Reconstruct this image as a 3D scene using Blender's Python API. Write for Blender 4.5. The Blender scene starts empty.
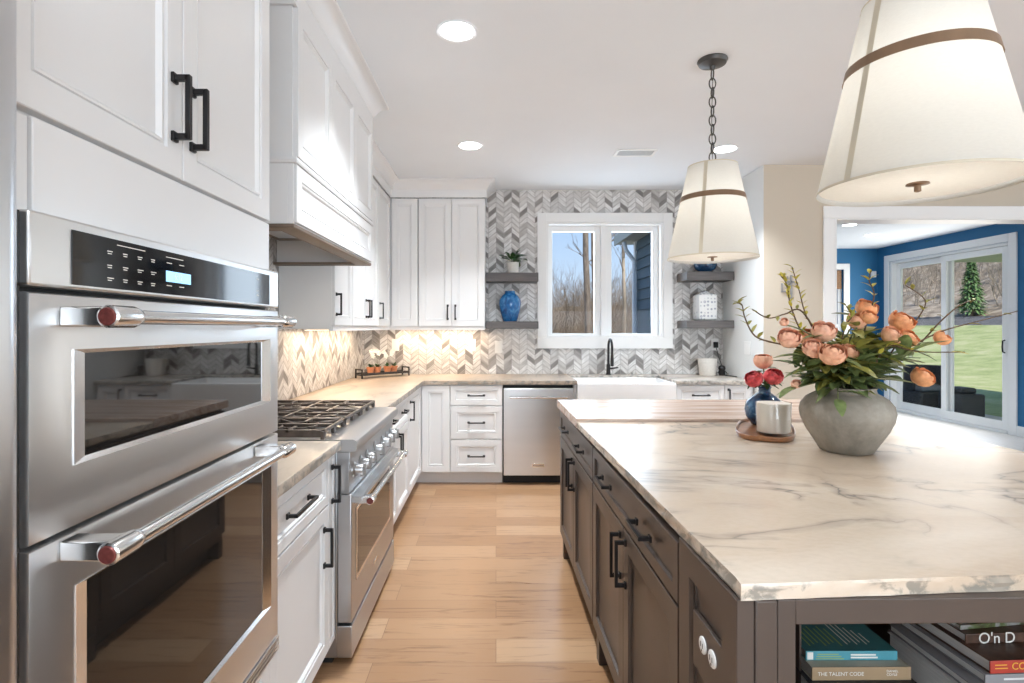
import bpy, math, random
from mathutils import Matrix, Vector
R = math.radians
PI = math.pi
SC = bpy.context.scene
COL = SC.collection

# ------------------------------------------------------------------ camera, sky, sun, area lights, exposure
F, CX, CY, EYE = 545.0, 496.0, 328.0, 1.358       # focal length and vanishing point in pixels of 1024x683, eye height
cam_d = bpy.data.cameras.new('camera'); cam = bpy.data.objects.new('camera', cam_d); COL.objects.link(cam)
cam.location = (0, 0, EYE); cam.rotation_euler = (R(90), 0, 0)
cam_d.sensor_width = 36; cam_d.lens = F / 1024 * 36
cam_d.shift_x = (512 - CX) / 1024; cam_d.shift_y = -(341.5 - CY) / 1024
cam_d.clip_start = 0.02; cam_d.clip_end = 300
SC.camera = cam

vs = SC.view_settings
vs.view_transform = 'Standard'; vs.look = 'None'; vs.gamma = 1.0; vs.use_curve_mapping = False
vs.exposure = 0.98
SC.cycles.use_denoising = True
SC.cycles.max_bounces = 10; SC.cycles.diffuse_bounces = 6; SC.cycles.transparent_max_bounces = 12
SC.cycles.sample_clamp_indirect = 6

world = bpy.data.worlds.new('sky'); SC.world = world; world.use_nodes = True
wn = world.node_tree.nodes; wl = world.node_tree.links
tc = wn.new('ShaderNodeTexCoord'); sx = wn.new('ShaderNodeSeparateXYZ'); wl.new(tc.outputs['Generated'], sx.inputs[0])
sky = wn.new('ShaderNodeValToRGB'); sky.color_ramp.elements[0].position = 0; sky.color_ramp.elements[0].color = (.46, .56, .66, 1)
sky.color_ramp.elements[1].position = 1; sky.color_ramp.elements[1].color = (.09, .20, .48, 1)
el = sky.color_ramp.elements.new(.26); el.color = (.25, .40, .64, 1)
wl.new(sx.outputs['Z'], sky.inputs['Fac']); wl.new(sky.outputs['Color'], wn['Background'].inputs['Color'])
wn['Background'].inputs['Strength'].default_value = 0.78

def lamp(name, kind, loc, energy, color=(1, 1, 1), rot=(0, 0, 0), **kw):
    d = bpy.data.lights.new(name, kind); o = bpy.data.objects.new(name, d); COL.objects.link(o)
    o.location = loc; o.rotation_euler = rot; d.energy = energy; d.color = color
    for k, v in kw.items(): setattr(d, k, v)
    return o
lamp('sun', 'SUN', (0, 0, 20), 3.2, (1, .95, .86), (R(48), 0, R(20)), angle=R(1.5))
# added fill lights behind and beside the camera, with no window built there
lamp('fill_behind', 'AREA', (2.2, -3.8, 1.5), 170, (.76, .88, 1), (R(122), 0, 0), shape='RECTANGLE', size=4.5, size_y=2.0)
lamp('fill_side', 'AREA', (6.4, 1.0, 1.5), 36, (.76, .88, 1), (R(90), 0, R(90)), shape='RECTANGLE', size=4.0, size_y=2.2)
lamp('daylight_slider', 'AREA', (6.48, 7.95, 1.3), 26, (1, .98, .95), (R(90), 0, R(90)), shape='RECTANGLE', size=1.9, size_y=2.1)
lamp('daylight_sink_window', 'AREA', (1.07, 5.60, 1.85), 10, (.72, .86, 1), (R(-90), 0, 0), shape='RECTANGLE', size=1.0, size_y=1.0)

# ------------------------------------------------------------------ materials
M = {}
def new_mat(name):
    m = bpy.data.materials.new(name); m.use_nodes = True; M[name] = m
    return m, m.node_tree.nodes, m.node_tree.links, m.node_tree.nodes['Principled BSDF']
def math_node(N, L, op, a, b=None, c=None):
    n = N.new('ShaderNodeMath'); n.operation = op
    for i, v in enumerate((a, b, c)):
        if v is None: continue
        if isinstance(v, (int, float)): n.inputs[i].default_value = v
        else: L.new(v, n.inputs[i])
    return n.outputs[0]
def ramp(N, L, fac, stops, interp='LINEAR'):
    r = N.new('ShaderNodeValToRGB'); r.color_ramp.interpolation = interp
    e = r.color_ramp.elements
    while len(e) < len(stops): e.new(0.5)
    for el, (p, c) in zip(e, stops):
        el.position = p; el.color = (c[0], c[1], c[2], 1)
    L.new(fac, r.inputs['Fac'])
    return r.outputs['Color']
def mix(N, L, fac, a, b, mode='MIX'):
    n = N.new('ShaderNodeMix'); n.data_type = 'RGBA'; n.blend_type = mode
    for s, v in ((n.inputs[0], fac), (n.inputs[6], a), (n.inputs[7], b)):
        if isinstance(v, (int, float)): s.default_value = v
        elif isinstance(v, tuple): s.default_value = (v[0], v[1], v[2], 1)
        else: L.new(v, s)
    return n.outputs[2]
def noise(N, L, vec, scale, detail=4, rough=.55, dist=0, out='Fac'):
    n = N.new('ShaderNodeTexNoise'); n.inputs['Scale'].default_value = scale; n.inputs['Detail'].default_value = detail
    n.inputs['Roughness'].default_value = rough; n.inputs['Distortion'].default_value = dist
    if vec is not None: L.new(vec, n.inputs['Vector'])
    return n.outputs[out]
def pos(N, L, scale=(1, 1, 1), rot=(0, 0, 0)):
    g = N.new('ShaderNodeNewGeometry'); mp = N.new('ShaderNodeMapping')
    mp.inputs['Scale'].default_value = scale; mp.inputs['Rotation'].default_value = rot
    L.new(g.outputs['Position'], mp.inputs['Vector'])
    return mp.outputs['Vector']
def bump(N, L, h, b, strength=.2, dist=.002):
    n = N.new('ShaderNodeBump'); n.inputs['Strength'].default_value = strength; n.inputs['Distance'].default_value = dist
    L.new(h, n.inputs['Height']); L.new(n.outputs['Normal'], b.inputs['Normal'])
def plain(name, col, rough=.5, metal=0.0, var=.04, scale=8, stretch=(1, 1, 1), bmp=0, spec=None, coat=0):
    m, N, L, b = new_mat(name)
    v = pos(N, L, stretch)
    f = noise(N, L, v, scale)
    a = tuple(max(0, c * (1 - var)) for c in col); c2 = tuple(min(1, c * (1 + var)) for c in col)
    L.new(ramp(N, L, f, [(.3, a), (.7, c2)]), b.inputs['Base Color'])
    b.inputs['Roughness'].default_value = rough; b.inputs['Metallic'].default_value = metal
    if spec is not None: b.inputs['Specular IOR Level'].default_value = spec
    if coat: b.inputs['Coat Weight'].default_value = coat; b.inputs['Coat Roughness'].default_value = .08
    if bmp: bump(N, L, f, b, bmp)
    return m
plain('cabinet_white', (.755, .755, .755), .38, var=.01, scale=3)
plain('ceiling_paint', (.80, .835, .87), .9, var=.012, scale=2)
plain('beige_paint', (.58, .51, .415), .85, var=.012, scale=2)
plain('grey_white_paint', (.74, .75, .74), .8, var=.012, scale=2)
plain('blue_paint', (.018, .14, .30), .6, var=.03, scale=2)
plain('trim_white', (.84, .84, .83), .4, var=.01, scale=3)
plain('island_brown', (.066, .048, .039), .36, var=.08, scale=5, stretch=(1, 1, .15))
plain('shelf_brown', (.105, .095, .092), .5, var=.22, scale=14, stretch=(.4, 2, 5))
plain('black_metal', (.022, .021, .022), .38, .5, var=.1)
plain('iron', (.035, .031, .029), .5, .3, var=.2, scale=40, bmp=.15)
plain('grate_iron', (.085, .066, .055), .42, .35, var=.25, scale=30, bmp=.1)
plain('black_gloss', (.008, .008, .009), .06, var=.1)
plain('black_matte', (.012, .012, .012), .6, var=.1)
plain('chrome', (.74, .735, .73), .19, 1, var=.01)
plain('bronze_dark', (.10, .095, .09), .4, .8, var=.1)
plain('bronze_band', (.26, .165, .10), .4, .35, var=.12, scale=20, stretch=(1, 1, .2))
plain('medallion_red', (.16, .04, .035), .35, .4, var=.3, scale=200)
plain('sink_white', (.86, .86, .86), .15, var=.01)
plain('plastic_white', (.82, .82, .80), .35, var=.01)
plain('wax', (.78, .72, .64), .5, var=.03)
plain('terracotta', (.58, .22, .10), .7, var=.15, scale=40)
plain('leaf_dark', (.030, .085, .022), .45, var=.35, scale=30)
plain('leaf_green', (.18, .235, .085), .45, var=.45, scale=25)
plain('leaf_olive', (.30, .28, .06), .5, var=.4, scale=25)
plain('leaf_yellow', (.50, .42, .06), .5, var=.3, scale=25)
plain('stem_brown', (.12, .070, .035), .7, var=.3, scale=60)
plain('stem_green', (.16, .18, .07), .6, var=.3, scale=60)
plain('petal_peach', (.93, .47, .29), .6, var=.22, scale=45)
plain('petal_pink', (.96, .50, .34), .6, var=.2, scale=45)
plain('petal_orange', (.90, .39, .18), .6, var=.25, scale=45)
plain('petal_red', (.80, .11, .12), .5, var=.35, scale=60)
plain('petal_white', (.85, .83, .76), .6, var=.05, scale=30)
plain('pot_white', (.74, .71, .66), .5, var=.06, scale=60, bmp=.2)
plain('paper', (.72, .72, .71), .8, var=.12, scale=120, stretch=(.2, .2, 8))
plain('book_teal', (.030, .145, .16), .35, var=.15, scale=20)
plain('book_teal_light', (.07, .30, .37), .4, var=.1)
plain('book_tan', (.35, .245, .14), .5, var=.08)
plain('book_pale', (.40, .375, .30), .5, var=.08)
plain('book_black', (.030, .030, .034), .5, var=.2)
plain('book_red', (.42, .045, .03), .4, var=.08)
plain('book_grey', (.24, .24, .25), .5, var=.1)
plain('book_white', (.66, .66, .66), .5, var=.05)
plain('book_brown', (.075, .038, .024), .4, var=.5, scale=40)
plain('letter_white', (.78, .76, .70), .6, var=.02)
plain('letter_yellow', (.75, .42, .06), .6, var=.02)
plain('letter_green', (.30, .40, .14), .6, var=.02)
plain('seam_tape', (.66, .60, .47), .8, var=.05)
plain('wood_basket', (.30, .17, .11), .7, var=.4, scale=60)
plain('hood_wood', (.17, .125, .09), .5, var=.15, scale=10, stretch=(1, .2, 1))
plain('pewter', (.32, .31, .30), .45, .6, var=.15, scale=30)
plain('wicker', (.05, .05, .052), .6, var=.6, scale=60, stretch=(.3, .3, 3), bmp=.3)
plain('cushion_grey', (.20, .22, .25), .8, var=.1)
plain('concrete', (.52, .50, .47), .85, var=.08, scale=6)
plain('siding_blue', (.085, .135, .165), .7, var=.08, scale=6, stretch=(1, .2, 3))
plain('soffit', (.52, .54, .48), .8, var=.03)
plain('bark', (.155, .125, .10), .9, var=.45, scale=14, stretch=(2, 2, .4), bmp=.4)
plain('twig', (.21, .155, .105), .9, var=.45, scale=1.2)
plain('twig_pale', (.30, .25, .195), .9, var=.45, scale=1.2)
plain('spruce', (.14, .25, .09), .8, var=.45, scale=9)
plain('roman_shade', (.30, .17, .09), .8, var=.3, scale=30, stretch=(1, 1, 4))
plain('oven_interior', (.02, .018, .017), .5, var=.1)
plain('tray_metal', (.045, .038, .034), .5, .4, var=.2, scale=30)

def emis(name, col, strength):
    m, N, L, b = new_mat(name)
    f = noise(N, L, pos(N, L), 20)
    L.new(ramp(N, L, f, [(.2, tuple(c * .97 for c in col)), (.8, col)]), b.inputs['Emission Color'])
    b.inputs['Base Color'].default_value = (*col, 1); b.inputs['Emission Strength'].default_value = strength
emis('light_lens', (1, .98, .95), 4)
emis('led_display', (.25, .55, .85), .8)
emis('led_warm', (1, .80, .55), 3)

def steel(name, base, rough, stretch, var=.02):
    m, N, L, b = new_mat(name)
    f = noise(N, L, pos(N, L, stretch), 1.0, 2)
    L.new(ramp(N, L, f, [(.3, tuple(c * (1 - var) for c in base)), (.7, tuple(min(1, c * (1 + var)) for c in base))]), b.inputs['Base Color'])
    b.inputs['Metallic'].default_value = 1; b.inputs['Roughness'].default_value = rough
steel('steel', (.70, .70, .70), .36, (1, 1, 14))
steel('steel_range', (.50, .50, .505), .34, (1, 1, 14))
steel('steel_fridge', (.60, .61, .63), .30, (9, 9, 1))
steel('steel_bar', (.68, .68, .675), .20, (9, 1, 9))

# clear panes: mostly transparent with a reflection that grows at grazing angles
def pane(name, tint=(1, 1, 1), refl=1.0, dark=0.0):
    m, N, L, b = new_mat(name)
    N.remove(b); out = N['Material Output']
    t = N.new('ShaderNodeBsdfTransparent'); t.inputs[0].default_value = (*tint, 1)
    g = N.new('ShaderNodeBsdfGlossy'); g.inputs['Roughness'].default_value = .01
    lw = N.new('ShaderNodeLayerWeight'); lw.inputs['Blend'].default_value = .5
    mx = N.new('ShaderNodeMixShader'); L.new(math_node(N, L, 'MULTIPLY_ADD', math_node(N, L, 'POWER', lw.outputs['Facing'], 4.0), .55 * refl, .05 * refl), mx.inputs[0])
    L.new(t.outputs[0], mx.inputs[1]); L.new(g.outputs[0], mx.inputs[2]); L.new(mx.outputs[0], out.inputs['Surface'])
pane('window_glass', refl=.08)
pane('jar_glass', (.97, .97, .96))
m, N, L, b = new_mat('oven_glass')
f = noise(N, L, pos(N, L), 3)
L.new(ramp(N, L, f, [(.3, (.010, .009, .008)), (.7, (.014, .012, .011))]), b.inputs['Base Color'])
b.inputs['Roughness'].default_value = .03; b.inputs['IOR'].default_value = 1.7; b.inputs['Specular IOR Level'].default_value = .5

def fabric_shade(name, col, trans):
    m, N, L, b = new_mat(name)
    N.remove(b); out = N['Material Output']
    f = noise(N, L, pos(N, L, (1, 1, 3)), 90)
    c = ramp(N, L, f, [(.3, tuple(x * .96 for x in col)), (.7, col)])
    d = N.new('ShaderNodeBsdfDiffuse'); t = N.new('ShaderNodeBsdfTranslucent')
    L.new(c, d.inputs[0]); L.new(c, t.inputs[0])
    mx = N.new('ShaderNodeMixShader'); mx.inputs[0].default_value = trans
    L.new(d.outputs[0], mx.inputs[1]); L.new(t.outputs[0], mx.inputs[2]); L.new(mx.outputs[0], out.inputs['Surface'])
fabric_shade('lamp_linen', (.76, .75, .71), .5)
fabric_shade('lamp_diffuser', (.90, .88, .83), .5)

def chevron(name, axis):
    m, N, L, b = new_mat(name)
    g = N.new('ShaderNodeNewGeometry'); s = N.new('ShaderNodeSeparateXYZ'); L.new(g.outputs['Position'], s.inputs[0])
    W, H, RISE = .0765, .050, .062
    A = lambda op, a, b=None, c=None: math_node(N, L, op, a, b, c)
    c = A('DIVIDE', s.outputs[axis], W)
    col = A('FLOOR', c); fr = A('SUBTRACT', c, col)
    par = A('FLOORED_MODULO', col, 2.0)
    tri = A('ABSOLUTE', A('SUBTRACT', fr, par))                     # f on even columns, 1 - f on odd ones
    v = A('MULTIPLY_ADD', tri, RISE / H, A('DIVIDE', s.outputs[2], H))
    row = A('FLOOR', v); rf = A('SUBTRACT', v, row)
    cb = N.new('ShaderNodeCombineXYZ'); L.new(col, cb.inputs[0]); L.new(row, cb.inputs[1])
    wn_ = N.new('ShaderNodeTexWhiteNoise'); wn_.noise_dimensions = '2D'; L.new(cb.outputs[0], wn_.inputs['Vector'])
    base = ramp(N, L, wn_.outputs['Value'], [(0, (.74, .73, .715)), (.22, (.65, .635, .62)), (.42, (.80, .79, .78)), (.62, (.56, .545, .53)), (.72, (.72, .70, .68)), (.84, (.33, .31, .295)), (.92, (.24, .225, .215))], 'CONSTANT')
    # marble streaks running along the slanted tile
    cv = N.new('ShaderNodeCombineXYZ'); L.new(A('MULTIPLY', fr, .6), cv.inputs[0]); L.new(A('MULTIPLY', v, 2.6), cv.inputs[1]); L.new(A('MULTIPLY', wn_.outputs['Value'], 40), cv.inputs[2])
    st = noise(N, L, cv.outputs[0], 2.2, 3)
    base = mix(N, L, .9, base, ramp(N, L, st, [(.38, (.66, .64, .62)), (.55, (1, 1, 1))]), 'MULTIPLY')
    e1 = A('LESS_THAN', rf, .13); e2 = A('LESS_THAN', fr, .045)
    base = mix(N, L, A('MAXIMUM', e1, e2), base, (.36, .34, .325))
    L.new(base, b.inputs['Base Color']); b.inputs['Roughness'].default_value = .35
chevron('tile_back', 0)
chevron('tile_left', 1)

def oak(name):
    m, N, L, b = new_mat(name)
    v = pos(N, L, (1, 1, 1))
    br = N.new('ShaderNodeTexBrick'); br.offset = .37; br.offset_frequency = 2
    br.inputs['Scale'].default_value = 1; br.inputs['Brick Width'].default_value = 1.35; br.inputs['Row Height'].default_value = .17
    br.inputs['Mortar Size'].default_value = .0016; br.inputs['Mortar Smooth'].default_value = .2; br.inputs['Bias'].default_value = 0
    br.inputs['Color1'].default_value = (.0, .0, .0, 1); br.inputs['Color2'].default_value = (1, 1, 1, 1); br.inputs['Mortar'].default_value = (.5, .5, .5, 1)
    L.new(v, br.inputs['Vector'])
    tone = ramp(N, L, br.outputs['Color'], [(0, (.310, .170, .086)), (.5, (.378, .222, .120)), (1, (.44, .28, .163))])
    # each board its own stretch of grain
    sp = N.new('ShaderNodeSeparateColor'); L.new(br.outputs['Color'], sp.inputs[0])
    off = N.new('ShaderNodeCombineXYZ'); L.new(math_node(N, L, 'MULTIPLY', sp.outputs[0], 13.0), off.inputs[2])
    va = N.new('ShaderNodeVectorMath'); va.operation = 'ADD'; L.new(v, va.inputs[0]); L.new(off.outputs[0], va.inputs[1])
    mp = N.new('ShaderNodeMapping'); mp.inputs['Scale'].default_value = (1.1, 14, 1); L.new(va.outputs[0], mp.inputs['Vector'])
    g1 = noise(N, L, mp.outputs[0], 2.2, 6, .62, 1.4)
    tone = mix(N, L, .75, tone, ramp(N, L, g1, [(.32, (.50, .42, .36)), (.47, (1, 1, 1)), (.75, (1.0, .96, .9))]), 'MULTIPLY')
    mp2 = N.new('ShaderNodeMapping'); mp2.inputs['Scale'].default_value = (2.2, 9, 1); L.new(va.outputs[0], mp2.inputs['Vector'])
    kn = noise(N, L, mp2.outputs[0], 1.7, 2, .5, .6)
    tone = mix(N, L, ramp(N, L, kn, [(.70, (0, 0, 0)), (.80, (.55, .55, .55))]), tone, (.22, .10, .045))
    tone = mix(N, L, math_node(N, L, 'MULTIPLY', br.outputs['Fac'], .7), tone, (.16, .08, .04))
    L.new(tone, b.inputs['Base Color'])
    L.new(math_node(N, L, 'MULTIPLY_ADD', g1, .12, .24), b.inputs['Roughness'])
    bump(N, L, g1, b, .05, .001)
oak('oak_floor')

def quartzite(name, base, light, dark, vein, seed, sc=(1, 1, 1), rz=0, edge=0, rough=.22):
    m, N, L, b = new_mat(name)
    v = pos(N, L, sc, (0, 0, rz))
    w = N.new('ShaderNodeVectorMath'); w.operation = 'ADD'; w.inputs[1].default_value = (seed, seed * 1.7, 0); L.new(v, w.inputs[0])
    n1 = noise(N, L, w.outputs[0], .9, 5, .55, 1.2)
    c = ramp(N, L, n1, [(.30, dark), (.48, base), (.68, light)])
    n2 = noise(N, L, w.outputs[0], 1.25, 4, .5, 2.2)
    rid = math_node(N, L, 'ABSOLUTE', math_node(N, L, 'SUBTRACT', n2, .5))
    vm = ramp(N, L, rid, [(.0, (.95, .95, .95)), (.012, (.40, .40, .40)), (.06, (0, 0, 0))])
    br = noise(N, L, w.outputs[0], 2.4, 2)
    c = mix(N, L, math_node(N, L, 'MULTIPLY', vm, ramp(N, L, br, [(.42, (0, 0, 0)), (.62, (1, 1, 1))])), c, vein)
    fine = noise(N, L, w.outputs[0], 60, 3)
    c = mix(N, L, .5, c, ramp(N, L, fine, [(.3, (.90, .89, .87)), (.6, (1, 1, 1))]), 'MULTIPLY')
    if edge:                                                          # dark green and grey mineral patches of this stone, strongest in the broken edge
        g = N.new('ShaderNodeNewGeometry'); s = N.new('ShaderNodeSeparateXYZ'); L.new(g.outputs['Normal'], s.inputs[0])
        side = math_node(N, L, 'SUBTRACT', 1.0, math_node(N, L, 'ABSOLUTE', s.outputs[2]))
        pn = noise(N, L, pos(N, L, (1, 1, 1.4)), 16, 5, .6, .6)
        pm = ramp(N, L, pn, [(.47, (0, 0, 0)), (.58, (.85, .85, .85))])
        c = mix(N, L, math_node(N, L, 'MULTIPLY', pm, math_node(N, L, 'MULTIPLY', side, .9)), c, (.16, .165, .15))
    L.new(c, b.inputs['Base Color']); b.inputs['Roughness'].default_value = rough
quartzite('slab_stone', (.58, .465, .355), (.69, .60, .50), (.47, .375, .285), (.20, .175, .155), 3.1, (.8, 1.5, 1), R(25), edge=1, rough=.27)
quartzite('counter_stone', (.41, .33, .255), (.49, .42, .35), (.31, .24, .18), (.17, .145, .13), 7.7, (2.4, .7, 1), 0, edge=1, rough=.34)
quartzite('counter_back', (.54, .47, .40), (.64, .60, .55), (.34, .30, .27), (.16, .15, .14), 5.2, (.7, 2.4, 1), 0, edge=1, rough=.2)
m, N, L, b = new_mat('butcher_wood')
v = pos(N, L, (1.2, 16, 16)); g1 = noise(N, L, v, 1.6, 5, .6, .8)
L.new(ramp(N, L, g1, [(.3, (.27, .165, .115)), (.48, (.50, .36, .28)), (.66, (.64, .54, .47))]), b.inputs['Base Color']); b.inputs['Roughness'].default_value = .27  # wood tones lightened to carry the window's reflection in their colour
m, N, L, b = new_mat('acacia')
v = pos(N, L, (3, 14, 3), (0, 0, R(-25))); g1 = noise(N, L, v, 2.0, 5, .6, .8)
L.new(ramp(N, L, g1, [(.3, (.16, .062, .025)), (.7, (.36, .16, .07))]), b.inputs['Base Color']); b.inputs['Roughness'].default_value = .28
m, N, L, b = new_mat('vase_grey')
n1 = noise(N, L, pos(N, L, (1, 1, .7)), 7, 6, .65, .3); n2 = noise(N, L, pos(N, L), 60, 4)
L.new(mix(N, L, .5, ramp(N, L, n1, [(.3, (.19, .165, .13)), (.5, (.30, .265, .215)), (.72, (.42, .38, .32))]), ramp(N, L, n2, [(.3, (.8, .8, .8)), (.7, (1, 1, 1))]), 'MULTIPLY'), b.inputs['Base Color'])
b.inputs['Roughness'].default_value = .75; bump(N, L, n2, b, .25, .003)
m, N, L, b = new_mat('glaze_blue')
n1 = noise(N, L, pos(N, L, (1, 1, .6)), 26, 5, .6, .8); g = N.new('ShaderNodeNewGeometry')
L.new(ramp(N, L, n1, [(.3, (.008, .045, .15)), (.52, (.018, .13, .34)), (.75, (.10, .30, .50))]), b.inputs['Base Color']); b.inputs['Roughness'].default_value = .1
m, N, L, b = new_mat('glaze_navy')
n1 = noise(N, L, pos(N, L, (1, 1, 1)), 30, 5, .6, .8)
L.new(ramp(N, L, n1, [(.3, (.008, .02, .055)), (.55, (.02, .07, .15)), (.8, (.12, .24, .36))]), b.inputs['Base Color']); b.inputs['Roughness'].default_value = .1
m, N, L, b = new_mat('jar_pattern')                                   # white jar with a grey-blue medallion pattern
vo = N.new('ShaderNodeTexVoronoi'); vo.inputs['Scale'].default_value = 30; vo.inputs['Randomness'].default_value = .25
L.new(pos(N, L), vo.inputs['Vector'])
L.new(ramp(N, L, vo.outputs['Distance'], [(.0, (.16, .18, .24)), (.20, (.62, .62, .63)), (.34, (.22, .24, .30)), (.46, (.66, .66, .65))]), b.inputs['Base Color']); b.inputs['Roughness'].default_value = .25
m, N, L, b = new_mat('lawn_grass')
n1 = noise(N, L, pos(N, L), 1.1, 5, .7); n2 = noise(N, L, pos(N, L), 24, 3)
L.new(mix(N, L, .6, ramp(N, L, n1, [(.3, (.24, .30, .10)), (.5, (.38, .42, .17)), (.7, (.55, .52, .30))]), ramp(N, L, n2, [(.3, (.6, .6, .6)), (.7, (1, 1, 1))]), 'MULTIPLY'), b.inputs['Base Color']); b.inputs['Roughness'].default_value = .95
m, N, L, b = new_mat('mulch')
n1 = noise(N, L, pos(N, L), 5, 5, .7)
L.new(ramp(N, L, n1, [(.3, (.05, .048, .045)), (.7, (.17, .16, .155))]), b.inputs['Base Color']); b.inputs['Roughness'].default_value = .95
m, N, L, b = new_mat('brush_hill')
n1 = noise(N, L, pos(N, L, (1, 1, .6)), .9, 8, .75, 1.0); n2 = noise(N, L, pos(N, L), .12, 3)
L.new(mix(N, L, .5, ramp(N, L, n1, [(.34, (.09, .07, .052)), (.5, (.27, .215, .155)), (.66, (.55, .47, .37))]), ramp(N, L, n2, [(.35, (.62, .6, .58)), (.65, (1, 1, 1))]), 'MULTIPLY'), b.inputs['Base Color']); b.inputs['Roughness'].default_value = 1
m, N, L, b = new_mat('pale_floor')
n1 = noise(N, L, pos(N, L, (6, 1, 1)), 3, 4)
L.new(ramp(N, L, n1, [(.3, (.68, .655, .62)), (.7, (.77, .75, .72))]), b.inputs['Base Color']); b.inputs['Roughness'].default_value = .35
m, N, L, b = new_mat('magazine_cover')
n1 = noise(N, L, pos(N, L), 26, 3, .6, 1.5, 'Color'); n0 = noise(N, L, pos(N, L, (1, 1, 1)), 16, 3, .6, 1.5)
L.new(ramp(N, L, n0, [(.30, (.05, .03, .025)), (.42, (.10, .13, .045)), (.5, (.24, .23, .21)), (.62, (.30, .29, .28)), (.75, (.16, .10, .07))]), b.inputs['Base Color']); b.inputs['Roughness'].default_value = .3

# ------------------------------------------------------------------ mesh helpers
class Frame:
    """local x = width, y = depth (front faces -y), z = up"""
    def __init__(s, ox, oy, deg=0, oz=0):
        s.m = Matrix.Translation((ox, oy, oz)) @ Matrix.Rotation(R(deg), 4, 'Z')
    def __call__(s, p): return s.m @ Vector(p)
ID = Frame(0, 0)
def P(px, py, y):
    return Vector(((px - CX) * y / F, y, EYE - (py - CY) * y / F))

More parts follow.
